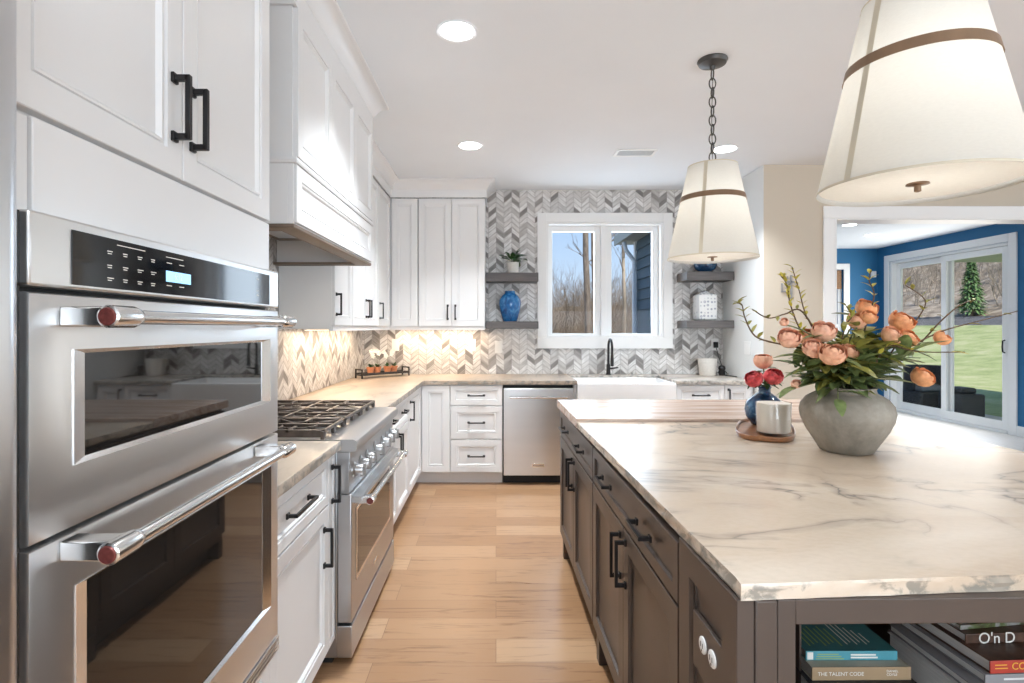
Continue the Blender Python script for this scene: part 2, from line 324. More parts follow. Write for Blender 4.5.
class MB:
    def __init__(s, fr=ID): s.v = []; s.f = []; s.fr = fr
    def add(s, pts, faces):
        n = len(s.v); s.v += [s.fr(p) for p in pts]; s.f += [tuple(i + n for i in q) for q in faces]; return s
    def box(s, x0, x1, y0, y1, z0, z1):
        return s.add([(x0, y0, z0), (x1, y0, z0), (x1, y1, z0), (x0, y1, z0), (x0, y0, z1), (x1, y0, z1), (x1, y1, z1), (x0, y1, z1)],
                     [(0, 3, 2, 1), (4, 5, 6, 7), (0, 1, 5, 4), (1, 2, 6, 5), (2, 3, 7, 6), (3, 0, 4, 7)])
    def prism(s, poly, z0, z1):
        n = len(poly)
        return s.add([(x, y, z0) for x, y in poly] + [(x, y, z1) for x, y in poly],
                     [tuple(range(n - 1, -1, -1)), tuple(range(n, 2 * n))] + [(i, (i + 1) % n, n + (i + 1) % n, n + i) for i in range(n)])
    def extrude(s, poly, axis, a, b):
        """poly of (p, q) swept along an axis: 'x' -> (y, z), 'y' -> (x, z)"""
        n = len(poly); mk = (lambda t, p: (t, p[0], p[1])) if axis == 'x' else (lambda t, p: (p[0], t, p[1]))
        return s.add([mk(a, p) for p in poly] + [mk(b, p) for p in poly],
                     [tuple(range(n - 1, -1, -1)), tuple(range(n, 2 * n))] + [(i, (i + 1) % n, n + (i + 1) % n, n + i) for i in range(n)])
    def tube(s, pts, r, n=8, cap=True):
        pts = [Vector(p) for p in pts]; k = len(pts)
        rs = r if isinstance(r, (list, tuple)) else [r] * k
        ring = []; up = None
        for i in range(k):
            d = (pts[min(i + 1, k - 1)] - pts[max(i - 1, 0)])
            d = d.normalized() if d.length > 1e-9 else Vector((0, 0, 1))
            if up is None: up = d.orthogonal().normalized()
            a = up - d * up.dot(d); a = a.normalized() if a.length > 1e-6 else d.orthogonal().normalized(); up = a
            bb = d.cross(a)
            ring.append([pts[i] + (a * math.cos(2 * PI * j / n) + bb * math.sin(2 * PI * j / n)) * rs[i] for j in range(n)])
        V = [p for q in ring for p in q]
        fs = [(i * n + j, i * n + (j + 1) % n, (i + 1) * n + (j + 1) % n, (i + 1) * n + j) for i in range(k - 1) for j in range(n)]
        if cap: fs += [tuple(range(n - 1, -1, -1)), tuple((k - 1) * n + j for j in range(n))]
        return s.add(V, fs)
    def lathe(s, prof, c=(0, 0, 0), n=40, axis='z', cap=(True, True)):
        V = []
        for r, h in prof:
            for j in range(n):
                a = 2 * PI * j / n; u, w = r * math.cos(a), r * math.sin(a)
                V.append({'z': (c[0] + u, c[1] + w, c[2] + h), 'x': (c[0] + h, c[1] + u, c[2] + w), 'y': (c[0] + w, c[1] + h, c[2] + u)}[axis])
        k = len(prof)
        fs = [(i * n + j, i * n + (j + 1) % n, (i + 1) * n + (j + 1) % n, (i + 1) * n + j) for i in range(k - 1) for j in range(n)]
        if cap[0]: fs.append(tuple(range(n - 1, -1, -1)))
        if cap[1]: fs.append(tuple((k - 1) * n + j for j in range(n)))
        return s.add(V, fs)
    def rings(s, x0, x1, z0, z1, prof, y=0.0):
        """nested rectangles: prof of (inset, depth); closed by the last one; a back plate closes the first"""
        V = []
        for ins, d in prof:
            V += [(x0 + ins, y + d, z0 + ins), (x1 - ins, y + d, z0 + ins), (x1 - ins, y + d, z1 - ins), (x0 + ins, y + d, z1 - ins)]
        k = len(prof)
        fs = [(i * 4 + j, i * 4 + (j + 1) % 4, (i + 1) * 4 + (j + 1) % 4, (i + 1) * 4 + j) for i in range(k - 1) for j in range(4)]
        fs += [(k * 4 - 4, k * 4 - 3, k * 4 - 2, k * 4 - 1), (3, 2, 1, 0)]
        return s.add(V, fs)
    def sweep(s, path, prof, closed=False):
        """prof of (out, z) swept on the right-hand side of a 2-D path with mitred corners"""
        n = len(path); k = len(prof); V = []
        for i, p in enumerate(path):
            p = Vector(p)
            d0 = (p - Vector(path[i - 1])).normalized() if i or closed else None
            d1 = (Vector(path[(i + 1) % n]) - p).normalized() if i < n - 1 or closed else None
            r0 = Vector((d0.y, -d0.x)) if d0 else None; r1 = Vector((d1.y, -d1.x)) if d1 else None
            if r0 is None: o = r1
            elif r1 is None: o = r0
            else: o = (r0 + r1); o = o / max(o.dot(r0), .2)
            for t, z in prof: V.append((p.x + o.x * t, p.y + o.y * t, z))
        m_ = n if closed else n - 1
        fs = [(i * k + j, ((i + 1) % n) * k + j, ((i + 1) % n) * k + (j + 1) % k, i * k + (j + 1) % k) for i in range(m_) for j in range(k)]
        if not closed: fs += [tuple(range(k)), tuple((n - 1) * k + j for j in range(k - 1, -1, -1))]
        return s.add(V, fs)
    def build(s, name, mat, parent=None, bevel=0, smooth=None, seg=2, kind=None, label=None):
        me = bpy.data.meshes.new(name)
        off = parent_loc(parent)
        me.from_pydata([tuple(p - off) for p in s.v], [], s.f); me.validate()
        import bmesh
        bm = bmesh.new(); bm.from_mesh(me); bmesh.ops.recalc_face_normals(bm, faces=bm.faces); bm.to_mesh(me); bm.free()
        me.materials.append(M[mat])
        o = bpy.data.objects.new(name, me); COL.objects.link(o)
        if parent is not None: o.parent = parent
        if bevel:
            md = o.modifiers.new('edge', 'BEVEL'); md.width = bevel; md.segments = seg; md.limit_method = 'ANGLE'; md.angle_limit = R(40)
        if smooth or bevel:
            me.shade_smooth(); me.set_sharp_from_angle(angle=R(smooth or 35))
        if kind: o['kind'] = kind
        if label: o['label'] = label
        return o
def parent_loc(p):
    v = Vector((0, 0, 0))
    while p is not None: v += p.location; p = p.parent
    return v
def thing(name, label, cat, loc, group=None):
    o = bpy.data.objects.new(name, None); COL.objects.link(o)
    o.location = loc; o.empty_display_size = .05
    return tag(o, label, cat, group)
def tag(o, label, cat, group=None, kind=None):
    o['label'] = label; o['category'] = cat
    if group: o['group'] = group
    if kind: o['kind'] = kind
    return o
def text(body, name, mat, parent, size, origin, xdir, updir, align='LEFT', depth=.0006):
    c = bpy.data.curves.new(name, 'FONT'); c.body = body; c.size = size; c.extrude = depth; c.align_x = align; c.align_y = 'CENTER'
    c.materials.append(M[mat]); o = bpy.data.objects.new(name, c); COL.objects.link(o)
    x = Vector(xdir).normalized(); u = Vector(updir).normalized(); z = x.cross(u)
    mt = Matrix((x, u, z)).transposed().to_4x4(); mt.translation = Vector(origin) - parent_loc(parent)
    me = bpy.data.meshes.new_from_object(o.evaluated_get(bpy.context.evaluated_depsgraph_get()))
    bpy.data.objects.remove(o); me.name = name
    o = bpy.data.objects.new(name, me); COL.objects.link(o)
    o.parent = parent; o.matrix_basis = mt
    return o

DOOR = [(0, .02), (0, .0015), (.0015, 0), (.050, 0), (.0515, .0065), (.0565, .0065), (.058, .0025), (.063, .0025), (.070, .0115)]
SLIM = [(0, .02), (0, .0015), (.0015, 0), (.036, 0), (.0375, .0060), (.041, .0060), (.042, .0025), (.046, .0025), (.051, .0100)]
FLAT = [(0, .02), (0, .0015), (.0015, 0)]
def front(fr, parent, name, x0, x1, z0, z1, mat='cabinet_white', prof=None):
    w = min(x1 - x0, z1 - z0)
    p = prof or (DOOR if w > .22 else SLIM)
    return MB(fr).rings(x0, x1, z0, z1, p, -.02).build(name, mat, parent, smooth=30)
def pull(fr, parent, x, z, length, vertical, mat='black_metal', y=-.02, name='pull', proj=.036):
    h = length / 2; t = .0055; b = MB(fr)
    if vertical:
        b.box(x - t, x + t, y - proj, y - proj + .010, z - h, z + h)
        for s in (-1, 1):
            zz = z + s * (h - .006); b.box(x - t, x + t, y - proj + .004, y, zz - .006, zz + .006)
            b.box(x - .009, x + .009, y - .007, y, zz - .010, zz + .010)
    else:
        b.box(x - h, x + h, y - proj, y - proj + .010, z - t, z + t)
        for s in (-1, 1):
            xx = x + s * (h - .006); b.box(xx - .006, xx + .006, y - proj + .004, y, z - t, z + t)
            b.box(xx - .010, xx + .010, y - .007, y, z - .009, z + .009)
    return b.build(name, mat, parent, bevel=.0012, seg=1)

CEIL, WL, YB, NOOK = 2.72, -1.314, 5.375, 2.236        # ceiling, left wall, back wall, right wall of the sink nook
YH = 4.55                                              # front face of the beige wall and header

# ------------------------------------------------------------------ setting: shell
def struct(mb, name, mat, **k): return mb.build(name, mat, kind='structure', **k)
struct(MB().box(WL - .15, 6.7, -4.15, 5.53, -.12, 0), 'floor', 'oak_floor')
struct(MB().box(2.6, 6.545, 5.53, 9.5, -.12, 0), 'floor_sunroom', 'pale_floor')
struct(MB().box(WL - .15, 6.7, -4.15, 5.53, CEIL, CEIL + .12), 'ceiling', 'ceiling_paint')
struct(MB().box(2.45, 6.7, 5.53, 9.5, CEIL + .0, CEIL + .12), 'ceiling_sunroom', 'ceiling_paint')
struct(MB().box(WL - .15, WL, -4.15, 5.53, 0, CEIL), 'wall_left', 'tile_left')
struct(MB().box(WL, 6.7, -4.15, -4.0, 0, CEIL), 'wall_behind', 'beige_paint')
struct(MB().box(6.55, 6.7, -4.0, 4.70, 0, CEIL), 'wall_right', 'beige_paint')
WX0, WX1, WZ0, WZ1 = .497, 1.646, 1.262, 2.40          # opening of the sink window
struct(MB().box(WL, WX0, YB, 5.53, 0, CEIL).box(WX1, NOOK + .1, YB, 5.53, 0, CEIL).box(WX0, WX1, YB, 5.53, 0, WZ0).box(WX0, WX1, YB, 5.53, WZ1, CEIL), 'wall_back', 'tile_back')
struct(MB().box(NOOK, 2.42, 4.70, YB, 0, CEIL), 'wall_nook', 'grey_white_paint')
struct(MB().box(NOOK, 2.82, YH, 4.70, 0, CEIL).box(2.82, 6.55, YH, 4.70, 2.272, CEIL), 'wall_beige', 'beige_paint')
# painted nook side of the wall end
struct(MB().box(NOOK - .004, NOOK, YH + .003, 4.705, 0, CEIL), 'wall_nook_end', 'grey_white_paint')
# casing and jamb of the opening to the blue room
struct(MB().box(2.725, 2.82, YH - .02, YH, 0, 2.272).box(2.725, 6.5, YH - .02, YH, 2.272, 2.372).box(2.82, 2.835, YH - .02, 4.715, 0, 2.272).box(2.835, 6.5, YH - .02, 4.715, 2.257, 2.272), 'trim_1', 'trim_white', bevel=.004)
# blue room
struct(MB().box(2.46, 2.6, 4.70, 9.5, 0, CEIL), 'wall_sunroom_left', 'blue_paint')
struct(MB().box(2.6, 5.05, 9.35, 9.5, 0, CEIL).box(5.96, 6.7, 9.35, 9.5, 0, CEIL).box(5.05, 5.96, 9.35, 9.5, 2.36, CEIL).box(5.05, 5.96, 9.35, 9.5, 0, .45), 'wall_sunroom_back', 'blue_paint')
DY0, DY1, DZ = 6.94, 9.06, 2.46                        # opening of the sliding door
struct(MB().box(6.545, 6.70, 4.70, DY0, 0, CEIL).box(6.545, 6.70, DY1, 9.35, 0, CEIL).box(6.545, 6.70, DY0, DY1, DZ, CEIL), 'wall_sunroom_right', 'blue_paint')
struct(MB().box(6.527, 6.545, 4.72, DY0 - .105, 0, .13).box(6.527, 6.545, DY1 + .105, 9.35, 0, .13).box(2.6, 6.52, 9.332, 9.35, 0, .13), 'baseboard_sunroom', 'trim_white', bevel=.003)

# sink window
def build_sink_window():
    w = bpy.data.objects.new('window_1', None); COL.objects.link(w); w.location = (1.07, YB, WZ0); w['kind'] = 'structure'
    C = .09; y0, y1 = YB - .022, YB
    b = MB().box(WX0 - C, WX0, y0, y1, WZ0, WZ1 + C).box(WX1, WX1 + C, y0, y1, WZ0, WZ1 + C).box(WX0, WX1, y0, y1, WZ1, WZ1 + C).box(WX0 - C, WX1 + C, y0 - .004, y1, 1.157, WZ0)
    b.build('casing', 'trim_white', w, bevel=.003)
    J = .022                                             # jamb lining
    MB().box(WX0, WX0 + J, YB - .01, 5.52, WZ0, WZ1).box(WX1 - J, WX1, YB - .01, 5.52, WZ0, WZ1).box(WX0 + J, WX1 - J, YB - .01, 5.52, WZ1 - J, WZ1).box(WX0 + J, WX1 - J, YB - .014, 5.52, WZ0, WZ0 + J).build('jamb', 'trim_white', w, bevel=.002)
    MB().box(1.045, 1.095, 5.42, 5.52, WZ0 + J, WZ1 - J).build('mullion', 'trim_white', w, bevel=.002)
    for x0, x1, g0, g1 in ((WX0 + J, 1.045, .563, .984), (1.095, WX1 - J, 1.155, 1.563)):
        s = MB().box(x0, g0, 5.45, 5.50, WZ0 + J, WZ1 - J).box(g1, x1, 5.45, 5.50, WZ0 + J, WZ1 - J).box(g0, g1, 5.45, 5.50, WZ0 + J, 1.303).box(g0, g1, 5.45, 5.50, 2.322, WZ1 - J).build('sash', 'trim_white', w, bevel=.003)
        MB().box(g0, g1, 5.472, 5.478, 1.303, 2.322).build('pane', 'window_glass', s)
        MB().box((g0 + g1) / 2 - .05, (g0 + g1) / 2 + .05, 5.432, 5.449, 1.286, 1.298).build('crank', 'plastic_white', s, bevel=.003)
build_sink_window()

def build_blue_window():
    w = bpy.data.objects.new('window_2', None); COL.objects.link(w); w.location = (5.5, 9.35, .45); w['kind'] = 'structure'
    MB().box(4.95, 5.05, 9.33, 9.35, .45, 2.46).box(5.96, 6.06, 9.33, 9.35, .45, 2.46).box(5.05, 5.96, 9.33, 9.35, 2.36, 2.46).box(4.95, 6.06, 9.325, 9.35, .35, .45).build('casing', 'trim_white', w, bevel=.003)
    MB().box(5.05, 5.11, 9.40, 9.46, .45, 2.36).box(5.90, 5.96, 9.40, 9.46, .45, 2.36).box(5.11, 5.90, 9.40, 9.46, .45, .53).box(5.11, 5.90, 9.40, 9.46, 2.28, 2.36).box(5.11, 5.90, 9.40, 9.46, 1.38, 1.43).build('sash', 'trim_white', w, bevel=.003)
    MB().box(5.11, 5.90, 9.428, 9.434, .53, 2.28).build('pane', 'window_glass', w)
    b = MB()                                            # folded roman shade
    for i in range(4): b.box(5.07, 5.94, 9.372 - .006 * (i % 2), 9.392, 2.33 - .075 * (i + 1), 2.35 - .075 * i)
    s = b.build('roman_shade', 'roman_shade', None, bevel=.004)
    tag(s, 'brown woven roman shade pulled up in the blue room window', 'window shade')
build_blue_window()

def build_slider():
    w = bpy.data.objects.new('door_1', None); COL.objects.link(w); w.location = (6.56, 8.0, 0); w['kind'] = 'structure'
    MB().box(6.523, 6.545, DY0 - .105, DY0, 0, DZ + .105).box(6.523, 6.545, DY1, DY1 + .105, 0, DZ + .105).box(6.523, 6.545, DY0, DY1, DZ, DZ + .105).build('casing', 'trim_white', w, bevel=.004)
    MB().box(6.55, 6.69, DY0, DY0 + .04, 0, DZ).box(6.55, 6.69, DY1 - .04, DY1, 0, DZ).box(6.55, 6.69, DY0 + .04, DY1 - .04, DZ - .04, DZ).box(6.54, 6.69, DY0 + .04, DY1 - .04, 0, .035).build('frame', 'trim_white', w, bevel=.003)
    def panel(y0, y1, x0, x1):
        st = .085
        p = MB().box(x0, x1, y0, y0 + st, .037, DZ - .045).box(x0, x1, y1 - st, y1, .037, DZ - .045).box(x0, x1, y0 + st, y1 - st, .037, .15).box(x0, x1, y0 + st, y1 - st, DZ - .13, DZ - .045).build('sliding_panel', 'trim_white', w, bevel=.003)
        xm = (x0 + x1) / 2
        MB().box(xm - .003, xm + .003, y0 + st, y1 - st, .15, DZ - .13).build('pane', 'window_glass', p)
        return p
    panel(7.93, 9.02, 6.63, 6.67)
    p = panel(6.985, 8.04, 6.565, 6.605)
    MB().tube([(6.563, 7.03, 1.04), (6.535, 7.03, 1.05), (6.53, 7.03, 1.12), (6.535, 7.03, 1.19), (6.563, 7.03, 1.20)], .009, 8).build('handle', 'black_metal', p, smooth=60)
build_slider()

# ------------------------------------------------------------------ ceiling: recessed lights, vent
LENS = []
def recessed(x, y, d, label, z=CEIL, power=10.5):
    t = thing('recessed_light', label, 'ceiling light', (x, y, z), 'recessed ceiling lights')
    r = d / 2
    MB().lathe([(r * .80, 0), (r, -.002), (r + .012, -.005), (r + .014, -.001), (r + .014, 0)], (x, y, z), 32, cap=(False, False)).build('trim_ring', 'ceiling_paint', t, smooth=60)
    MB().lathe([(r * .93, -.004), (.02, -.0045)], (x, y, z), 32).build('lens', 'light_lens', t, smooth=60)
    lamp('recessed_lamp', 'AREA', (x, y, z - .012), power, (.90, .955, 1), (0, 0, 0), shape='DISK', size=d * .9, spread=R(105))
recessed(-.179, 2.50, .165, 'recessed ceiling light above the oven-side aisle, largest in view')
recessed(-.194, 4.07, .170, 'recessed ceiling light above the aisle close to the far uppers')
recessed(1.74, 4.147, .170, 'recessed ceiling light behind the far pendant chain')
recessed(5.50, 7.98, .170, 'small recessed light in the blue room ceiling, whole disc showing', power=4)
recessed(4.67, 7.20, .170, 'recessed light in the blue room ceiling next to the white jamb', power=4)
# the same fittings carry on behind the camera
for (x, y) in ((.15, -.2), (2.6, 2.4), (2.6, .2), (1.0, -1.6)):
    lamp('recessed_lamp', 'AREA', (x, y, CEIL - .012), 10.5, (.90, .955, 1), (0, 0, 0), shape='DISK', size=.15, spread=R(105))
t = thing('ceiling_vent', 'white slotted air vent in the ceiling above the sink', 'vent', (1.08, 4.23, CEIL))
b = MB().box(.925, 1.235, 4.15, 4.17, CEIL - .008, CEIL).box(.925, 1.235, 4.29, 4.31, CEIL - .008, CEIL).box(.925, .945, 4.17, 4.29, CEIL - .008, CEIL).box(1.215, 1.235, 4.17, 4.29, CEIL - .008, CEIL)
b.build('frame', 'plastic_white', t, bevel=.002)
b = MB()
for i in range(5): b.box(.945, 1.215, 4.186 + i * .022, 4.192 + i * .022, CEIL - .007, CEIL)
b.build('louver', 'plastic_white', t)
MB().box(.945, 1.215, 4.17, 4.29, CEIL - .0045, CEIL - .0005).build('duct_shade', 'black_matte', t)  # flat black sheet painted for the shade inside the duct, no hole behind

# ------------------------------------------------------------------ crown moulding
CROWN = [(0, 2.560), (.012, 2.560), (.012, 2.632), (.022, 2.638), (.030, 2.655), (.050, 2.682), (.078, 2.700), (.092, 2.704), (.092, CEIL - .001), (0, CEIL - .001)]
def crown(path, name): return MB().sweep(path, CROWN).build(name, 'cabinet_white', kind='structure', smooth=35)
XU, YU = -.975, 5.03                                    # faces of the upper cabinets
HX, HY0, HY1 = -.755, 2.03, 3.28                        # hood front and ends

# ------------------------------------------------------------------ left run: fridge, tall oven cabinet
def build_fridge():
    t = thing('refrigerator', 'stainless steel refrigerator at the left edge beside the double oven', 'refrigerator', (-.95, .17, 0))
    MB().box(-1.30, -.625, -.30, .625, .02, 1.80).build('body', 'black_matte', t, bevel=.004)
    b = MB(); n = 14                                    # door with a softly rounded front
    for (z0, z1, nm) in ((.03, .70, 'freezer_drawer'), (.71, 1.80, 'door')):
        b = MB(); pts = [(-.62, .628)]
        for i in range(9):
            a = R(90 * i / 8); pts.append((-.565 + .028 * math.sin(a), .600 + .028 * math.cos(a)))
        pts += [(-.530, .17), (-.537, -.27), (-.55, -.30), (-.62, -.30)]
        b.prism(pts, z0, z1).build(nm, 'steel_fridge', t, smooth=40)
build_fridge()

def build_tall_cabinet():
    y0, y1, Xf = .64, 1.545, -.66
    t = thing('oven_cabinet', 'tall white cabinet built around the double wall oven', 'cabinet', (-.98, 1.1, 0))
    b = MB().box(WL + .002, Xf, y0, y1, 1.515, 2.66).box(WL + .002, Xf, y0, y1, .10, .455).box(WL + .002, Xf, y0, .690, .455, 1.515).box(WL + .002, Xf, 1.532, y1, .455, 1.515).box(WL + .002, Xf - .05, y0, y1, 0, .10)
    b.build('carcass', 'cabinet_white', t)
    MB().box(Xf, -.642, .755, 1.543, 1.517, 1.652).build('upper_panel', 'cabinet_white', t, bevel=.002)
    MB().box(Xf, -.646, y0, .752, 1.517, 1.652).build('stile', 'cabinet_white', t, bevel=.002)
    fr = Frame(Xf, 0, 90)
    d = front(fr, t, 'door', .700, 1.112, 1.660, 2.552); pull(fr, d, 1.080, 1.795, .128, True)
    d = front(fr, t, 'door', 1.116, 1.541, 1.660, 2.552); pull(fr, d, 1.145, 1.795, .128, True)
    front(fr, t, 'drawer', .665, 1.541, .112, .452)
    MB().sweep([(-.655, .64), (-.655, 1.545), (WL + .01, 1.545)], CROWN).build('crown', 'cabinet_white', t, smooth=35)
build_tall_cabinet()

def handle_bar(parent, X, z, y0, y1, face, r=.0125, name='handle'):
    """round bar with chrome caps and red medallions on brackets that reach back to the face"""
    h = MB().lathe([(r * .86, 0), (r * .86, y1 - y0)], (X, y0, z), 24, 'y').build(name, 'steel_bar', parent, smooth=50)
    for s, ye in ((1, y0), (-1, y1)):
        MB().lathe([(r * 1.0, -.022 * s), (r * 1.28, -.020 * s), (r * 1.28, .028 * s), (r * 1.05, .040 * s), (r * .9, .042 * s)], (X, ye, z), 24, 'y').build('end_cap', 'chrome', h, smooth=40)
        MB().lathe([(r * 1.02, -.0225 * s), (r * .9, -.0245 * s), (.001, -.025 * s)], (X, ye, z), 24, 'y').build('medallion', 'medallion_red', h, smooth=40)
        ya, yb = sorted((ye - .012 * s, ye + .022 * s))
        MB().box(face, X + .002, ya, yb, z - r * 1.15, z + r * 1.15).build('bracket', 'chrome', h, bevel=.003)
    return h

def build_wall_oven():
    X, y0, y1 = -.61, .7115, 1.528
    t = thing('double_wall_oven', 'stainless double wall oven, microwave above and oven below', 'oven', (-.8, 1.12, .46))
    MB().box(-1.20, -.645, .705, 1.522, .47, 1.505).build('chassis', 'black_matte', t)
    MB().box(-.655, -.622, .692, .7112, .458, 1.512).build('side_trim', 'black_gloss', t)
    p = MB().box(-.645, X, y0, y1, 1.414, 1.514).build('control_panel', 'steel', t, bevel=.004)
    g = MB().box(X, X + .0015, .7826, 1.464, 1.4205, 1.4995).build('display_glass', 'black_gloss', p)
    gx = X + .0016
    MB().box(gx, gx + .0004, 1.005, 1.086, 1.444, 1.464).build('clock_display', 'led_display', g)
    text('6:12', 'clock_digits', 'letter_white', g, .016, (gx + .0005, 1.030, 1.4545), (0, 1, 0), (0, 0, 1), depth=.0001)
    rnd = random.Random(4)                               # small printed key captions
    for (ya, yb, z) in ((.875, .945, 1.4905), (1.005, 1.06, 1.4885)): MB().box(gx, gx + .0003, ya, yb, z, z + .0014).build('caption', 'letter_white', g)
    for z in (1.478, 1.456, 1.436):
        for k in range(4):
            yy = .853 + .036 * k
            MB().box(gx, gx + .0003, yy, yy + .010 + rnd.random() * .006, z, z + .0014).box(gx, gx + .0003, yy + .001, yy + .010, z - .0036, z - .0022).build('caption', 'letter_white', g)
    for z in (1.478, 1.436):
        for k in range(2): MB().box(gx, gx + .0003, 1.007 + .04 * k, 1.023 + .04 * k, z, z + .0015).build('caption', 'letter_white', g)
    for z in (1.482, 1.452, 1.441): MB().box(gx, gx + .0003, 1.385, 1.399, z, z + .0016).build('caption', 'letter_white', g)
    def door(z0, z1, wz0, wz1, wy0, wy1, hz, name):
        d = MB().rings(y0, y1, z0, z1, [(0, .035), (0, .006), (.0015, .002), (.006, 0)], 0)
        # the ring builder works in x/z; turn it to face +x, with a window recess
        d = MB(Frame(X, 0, 90))
        prof_o = [(0, .035), (0, .006), (.002, .0015), (.006, 0)]
        V = []
        for ins, dep in prof_o: V += [(y0 + ins, dep, z0 + ins), (y1 - ins, dep, z0 + ins), (y1 - ins, dep, z1 - ins), (y0 + ins, dep, z1 - ins)]
        for dep in (0, .010): V += [(wy0, dep, wz0), (wy1, dep, wz0), (wy1, dep, wz1), (wy0, dep, wz1)]
        fs = [(i * 4 + j, i * 4 + (j + 1) % 4, (i + 1) * 4 + (j + 1) % 4, (i + 1) * 4 + j) for i in range(5) for j in range(4)]
        fs += [(20, 21, 22, 23), (3, 2, 1, 0)]
        d.add(V, fs); dd = d.build(name, 'steel', t, smooth=30)
        fr = Frame(X, 0, 90); iy0, iy1, iz0, iz1 = wy0 + .029, wy1 - .040, wz0 + .007, wz1 - .006
        V = [(wy0, 0, wz0), (wy1, 0, wz0), (wy1, 0, wz1), (wy0, 0, wz1), (wy0, -.0015, wz0), (wy1, -.0015, wz0), (wy1, -.0015, wz1), (wy0, -.0015, wz1),
             (iy0, .005, iz0), (iy1, .005, iz0), (iy1, .005, iz1), (iy0, .005, iz1), (iy0, .0095, iz0), (iy1, .0095, iz0), (iy1, .0095, iz1), (iy0, .0095, iz1)]
        fs = [(i * 4 + j, i * 4 + (j + 1) % 4, (i + 1) * 4 + (j + 1) % 4, (i + 1) * 4 + j) for i in range(3) for j in range(4)]
        MB(fr).add(V, fs).build('window_frame', 'chrome', dd)
        MB(fr).add([(iy0, .006, iz0), (iy1, .006, iz0), (iy1, .006, iz1), (iy0, .006, iz1), (iy0, .009, iz0), (iy1, .009, iz0), (iy1, .009, iz1), (iy0, .009, iz1)],
                   [(0, 1, 2, 3), (7, 6, 5, 4), (0, 1, 5, 4), (1, 2, 6, 5), (2, 3, 7, 6), (3, 0, 4, 7)]).build('window', 'oven_glass', dd)
        handle_bar(dd, -.535, hz, .772, 1.397, X)
    door(1.070, 1.406, 1.160, 1.327, .786, 1.471, 1.374, 'microwave_door')
    door(.500, 1.064, .605, .985, .790, 1.476, 1.0455, 'oven_door')
    b = MB().box(-.645, -.632, y0, y1, .458, .497)
    for z in (.460, .471, .482, .491): b.box(-.632, X + .002, y0, y1, z, z + .0055)
    b.build('vent_trim', 'steel', t)
build_wall_oven()

# ------------------------------------------------------------------ base cabinets
XB, YBF = -.665, 4.72                                    # carcass faces of the base cabinets (left run, back run)
def base_carcass(t, x0, x1, y0, y1, face, toe=.075):
    if face == '+x':
        return MB().box(x0, x1, y0, y1, .11, .868).box(x0, x1 - toe, y0, y1, 0, .11).build('carcass', 'cabinet_white', t)
    return MB().box(x0, x1, y0, y1, .11, .868).box(x0, x1, y0 + toe, y1, 0, .11).build('carcass', 'cabinet_white', t)
FL = Frame(XB, 0, 90); FB = Frame(0, YBF, 0)
t = thing('base_cabinet', 'white base cabinet between the double oven and the range', 'cabinet', (-.99, 1.86, 0))
base_carcass(t, WL + .002, XB, 1.547, 2.185, '+x')
d = front(FL, t, 'drawer', 1.552, 2.100, .682, .862); pull(FL, d, 1.775, .778, .20, False)
d = front(FL, t, 'door', 1.552, 2.100, .115, .676); pull(FL, d, 2.040, .535, .145, True)
d = front(FL, t, 'pull_out', 2.104, 2.183, .115, .862, prof=[(0, .02), (0, .0015), (.0015, 0), (.018, 0), (.020, .006), (.024, .006), (.026, .003)]); pull(FL, d, 2.140, .745, .145, True)

t = thing('base_cabinet', 'white base cabinet just past the range, wide drawer above two doors', 'cabinet', (-.99, 3.56, 0))
base_carcass(t, WL + .002, XB, 3.105, 4.03, '+x')
d = front(FL, t, 'drawer', 3.110, 4.026, .682, .862); pull(FL, d, 3.36, .778, .12, False); pull(FL, d, 3.78, .778, .12, False)
d = front(FL, t, 'door', 3.110, 3.566, .115, .676); pull(FL, d, 3.53, .60, .12, True)
d = front(FL, t, 'door', 3.570, 4.026, .115, .676); pull(FL, d, 3.606, .60, .12, True)

t = thing('corner_cabinet', 'white corner base cabinet with folding door where the two runs meet', 'cabinet', (-.99, 4.7, 0))
MB().box(WL + .002, XB, 4.034, 5.37, .11, .868).box(XB, -.398, YBF, 5.37, .11, .868).box(WL + .002, XB - .075, 4.034, 5.37, 0, .11).box(XB - .075, -.398, YBF + .075, 5.37, 0, .11).build('carcass', 'cabinet_white', t)
d = front(FL, t, 'door', 4.038, 4.694, .115, .862); pull(FL, d, 4.09, .735, .145, True)
front(FB, t, 'door', XB + .026, -.400, .115, .862)

t = thing('drawer_cabinet', 'white cabinet of three drawers left of the dishwasher', 'cabinet', (-.17, 5.0, 0))
base_carcass(t, -.396, .056, YBF, 5.37, '-y')
for z0, z1 in ((.692, .862), (.404, .682), (.115, .394)):
    d = front(FB, t, 'drawer', -.392, .052, z0, z1); pull(FB, d, -.17, (z0 + z1) / 2, .145, False)

t = thing('dishwasher', 'stainless dishwasher with a towel-bar handle under the back counter', 'dishwasher', (.36, 5.0, 0))
MB().box(.064, .668, 4.745, 5.30, .085, .862).box(.064, .668, 4.79, 5.30, 0.0, .085).build('tub', 'black_matte', t)
dd = MB().box(.066, .666, 4.69, 4.745, .088, .838).build('door', 'steel', t, bevel=.004)
h = MB().lathe([(.0095, 0), (.0095, .50)], (.115, 4.645, .765), 20, 'x').build('handle', 'steel_bar', dd, smooth=50)
for x in (.118, .595): MB().box(x, x + .018, 4.645, 4.69, .756, .774).build('bracket', 'chrome', h, bevel=.002)
p = MB().box(.308, .418, 4.6885, 4.690, .158, .190).build('badge', 'chrome', dd, bevel=.0006)
text('KitchenAid', 'badge_lettering', 'black_metal', p, .020, (.363, 4.6883, .174), (1, 0, 0), (0, 0, 1), 'CENTER', .0001)

